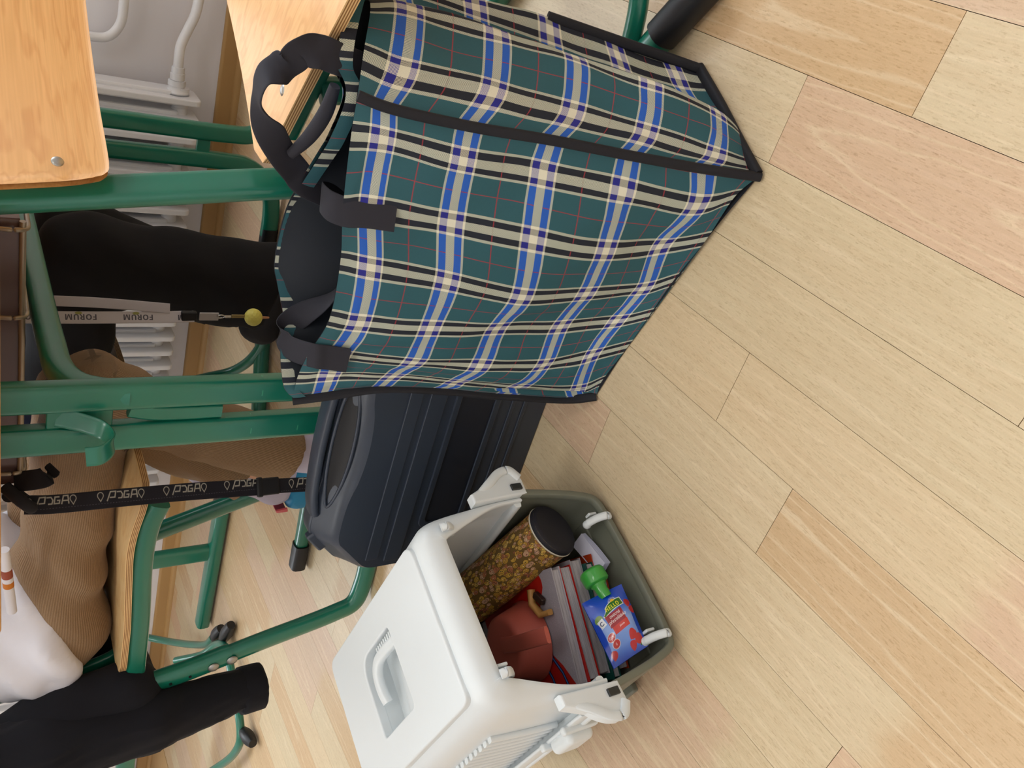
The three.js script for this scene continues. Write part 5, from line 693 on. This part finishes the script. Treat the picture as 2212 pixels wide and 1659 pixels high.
{ // black lanyard tied to the tray wire
  const tex = textTex(1024, 64, '#0c0b18', (c, w, h) => { c.strokeStyle = '#4c4a52'; c.lineWidth = 2; c.setLineDash([6, 5]); for (const y of [7, 57]) { c.beginPath(); c.moveTo(0, y); c.lineTo(w, y); c.stroke(); } c.setLineDash([]);
    c.strokeStyle = c.fillStyle = '#a8a496'; c.lineWidth = 5; for (let k = 0; k < 4; k++) { const x = 40 + k * 256; const pin = px => { c.lineWidth = 3.5; c.beginPath(); c.arc(px, 29, 11, Math.PI * 0.85, Math.PI * 2.15); c.lineTo(px, 49); c.closePath(); c.stroke(); c.lineWidth = 5; }; pin(x); pin(x + 156);
      const L = (...p) => { c.beginPath(); p.forEach(([a, b], i) => i ? c.lineTo(x + a, b) : c.moveTo(x + a, b)); c.stroke(); };
      L([24, 50], [38, 18], [58, 18], [54, 38], [34, 38]); L([62, 20], [78, 20], [84, 30], [80, 42], [66, 42]); L([108, 20], [92, 20], [88, 42], [106, 42], [108, 32], [98, 32]); L([114, 46], [122, 18], [138, 18], [140, 46]); L([118, 34], [140, 34]); } });
  tex.wrapS = THREE.RepeatWrapping;
  const o = [-1.09, 0.65, 0.93], lo = p => [p[0] - o[0], p[1] - o[1], p[2] - o[2]], t = thing('lanyard', 'black lanyard with pale printed letters knotted to the desk tray', 'lanyard', o);
  const S = [0.62, 0, 0.78], pts = [[-1.085, 0.648, 0.934], [-1.082, 0.615, 0.936], [-1.08, 0.52, 0.936], [-1.078, 0.42, 0.937], [-1.076, 0.302, 0.942]];
  const band = sweep(pts.map(lo), 0.0285, 0.0016, { n: 12, e: 6, sides: Array(5).fill(S), seg: 30 });
  { const U = band.attributes.uv, P = band.attributes.position; for (let i = 0; i < U.count; i++) { const s = P.getX(i) * S[0] + P.getZ(i) * S[2]; U.setXY(i, (o[1] - 0.65 - P.getY(i)) / 0.30 * 0.78 + 0.02, 0.5 - (s - (0.004 - 0.006 * P.getY(i) / 0.35)) / 0.0285); } }
  mesh('band', band, std(0xffffff, 0.8, { map: tex }), t);
  mesh('buckle', [box(0.030, 0.040, 0.009, 0, 0, 0, 0.003), box(0.034, 0.010, 0.011, 0, 0.014, 0, 0.003)].map(g => { g.rotateY(-0.90); g.translate(...lo([-1.076, 0.285, 0.943])); return g; }), M.black, t);
  const tail = sweep([[-1.076, 0.27, 0.944], [-1.074, 0.20, 0.948], [-1.072, 0.12, 0.955]].map(lo), 0.0255, 0.0016, { n: 12, e: 6, sides: Array(3).fill(S) }); { const U = tail.attributes.uv, P = tail.attributes.position; for (let i = 0; i < U.count; i++) { const s = P.getX(i) * S[0] + P.getZ(i) * S[2]; U.setXY(i, 0.02 - (P.getY(i) + 0.40) * 2.6, 0.5 - (s - 0.018) / 0.030); } }
  mesh('band', tail, std(0xffffff, 0.8, { map: tex }), t);
  mesh('knot', [tube([[-1.096, 0.672, 0.905], [-1.075, 0.655, 0.915], [-1.078, 0.640, 0.935], [-1.10, 0.645, 0.940], [-1.108, 0.662, 0.925], [-1.088, 0.668, 0.918]].map(lo), 0.009, { seg: 40 }), sweep([[-1.10, 0.66, 0.90], [-1.085, 0.640, 0.888], [-1.08, 0.622, 0.880], [-1.085, 0.610, 0.868]].map(lo), 0.030, 0.002, { n: 10, e: 5, sides: [[0, 0.5, 0.8], [0, 0.6, 0.8], [0.2, 0.7, 0.7], [0.2, 0.7, 0.7]] })], std(0x11111a, 0.85), t);
}
{ // pale lanyard with a yellow ball
  const tex = textTex(1024, 64, '#c9c4c6', (c, w, h) => { for (let k = 0; k < 4; k++) { c.fillStyle = '#9a9a5a'; c.beginPath(); c.ellipse(120 + k * 256, 14, 16, 7, 0, 0, 7); c.fill(); c.fillStyle = '#55535c'; c.font = 'bold 40px sans-serif'; c.save(); c.translate(130 + k * 256, 32); c.rotate(Math.PI); c.textAlign = 'center'; c.fillText('FORUM', 0, 12); c.restore(); } });
  tex.wrapS = THREE.RepeatWrapping;
  const o = [-1.52, 0.55, 0.86], lo = p => [p[0] - o[0], p[1] - o[1], p[2] - o[2]], t = thing('lanyard', 'pale grey lanyard printed with FORUM and a yellow ball at its end', 'lanyard', o);
  const S = [0.62, 0, 0.78], mk = (pts, w) => { const g = sweep(pts.map(lo), w, 0.0014, { n: 12, e: 6, sides: Array(pts.length).fill(S), seg: 24 }); const U = g.attributes.uv, P = g.attributes.position; for (let i = 0; i < U.count; i++) { const s = P.getX(i) * S[0] + P.getZ(i) * S[2]; U.setXY(i, 0.05 - P.getY(i) / 0.40, 0.5 - s / w * 0.95); } return g; };
  mesh('band', mk([[-1.52, 0.66, 0.862], [-1.52, 0.50, 0.862], [-1.52, 0.37, 0.860], [-1.52, 0.315, 0.858]], 0.0235), std(0xffffff, 0.8, { map: tex }), t);
  mesh('band', mk([[-1.535, 0.66, 0.834], [-1.534, 0.50, 0.837], [-1.530, 0.36, 0.846]], 0.020), std(0xb8b3b6, 0.8), t);
  mesh('buckle', box(0.012, 0.030, 0.022, ...lo([-1.52, 0.325, 0.858]), 0.003), M.black, t); mesh('loop', box(0.004, 0.038, 0.017, ...lo([-1.518, 0.286, 0.857]), 0.001), std(0xb2aca8, 0.8), t);
  const chrome = std(0xb8b8b4, 0.2, { metalness: 0.9 }); mesh('snap_hook', [at(new THREE.TorusGeometry(0.008, 0.0014, 8, 24), ...lo([-1.518, 0.263, 0.857]), 0, 0.9), box(0.006, 0.014, 0.005, ...lo([-1.518, 0.248, 0.857]), 0.002)], chrome, t);
  mesh('key', [box(0.004, 0.030, 0.007, ...lo([-1.518, 0.226, 0.856]), 0.001)], std(0x8a7a4a, 0.4, { metalness: 0.5 }), t);
  const ball = mesh('ball', at(new THREE.IcosahedronGeometry(0.0185, 5), ...lo([-1.516, 0.196, 0.857])), std(0xd6cd62, 0.55), t);
  const P = ball.geometry.attributes.position, c = V(...lo([-1.516, 0.196, 0.857])); for (let i = 0; i < P.count; i++) { const p = V(P.getX(i), P.getY(i), P.getZ(i)).sub(c), n = p.clone().normalize(), a = Math.asin(n.y) * 9, b = Math.atan2(n.z, n.x) * 9; p.multiplyScalar(1 - 0.035 * Math.max(0, Math.cos(a * 1.6) * Math.cos(b * 1.2))); P.setXYZ(i, p.x + c.x, p.y + c.y, p.z + c.z); } ball.geometry.computeVertexNormals();
  mesh('ball_tip', at(new THREE.CylinderGeometry(0.003, 0.002, 0.016, 10), ...lo([-1.515, 0.171, 0.857])), std(0xb07a50, 0.5), t);
}
renderer.render(scene, camera);
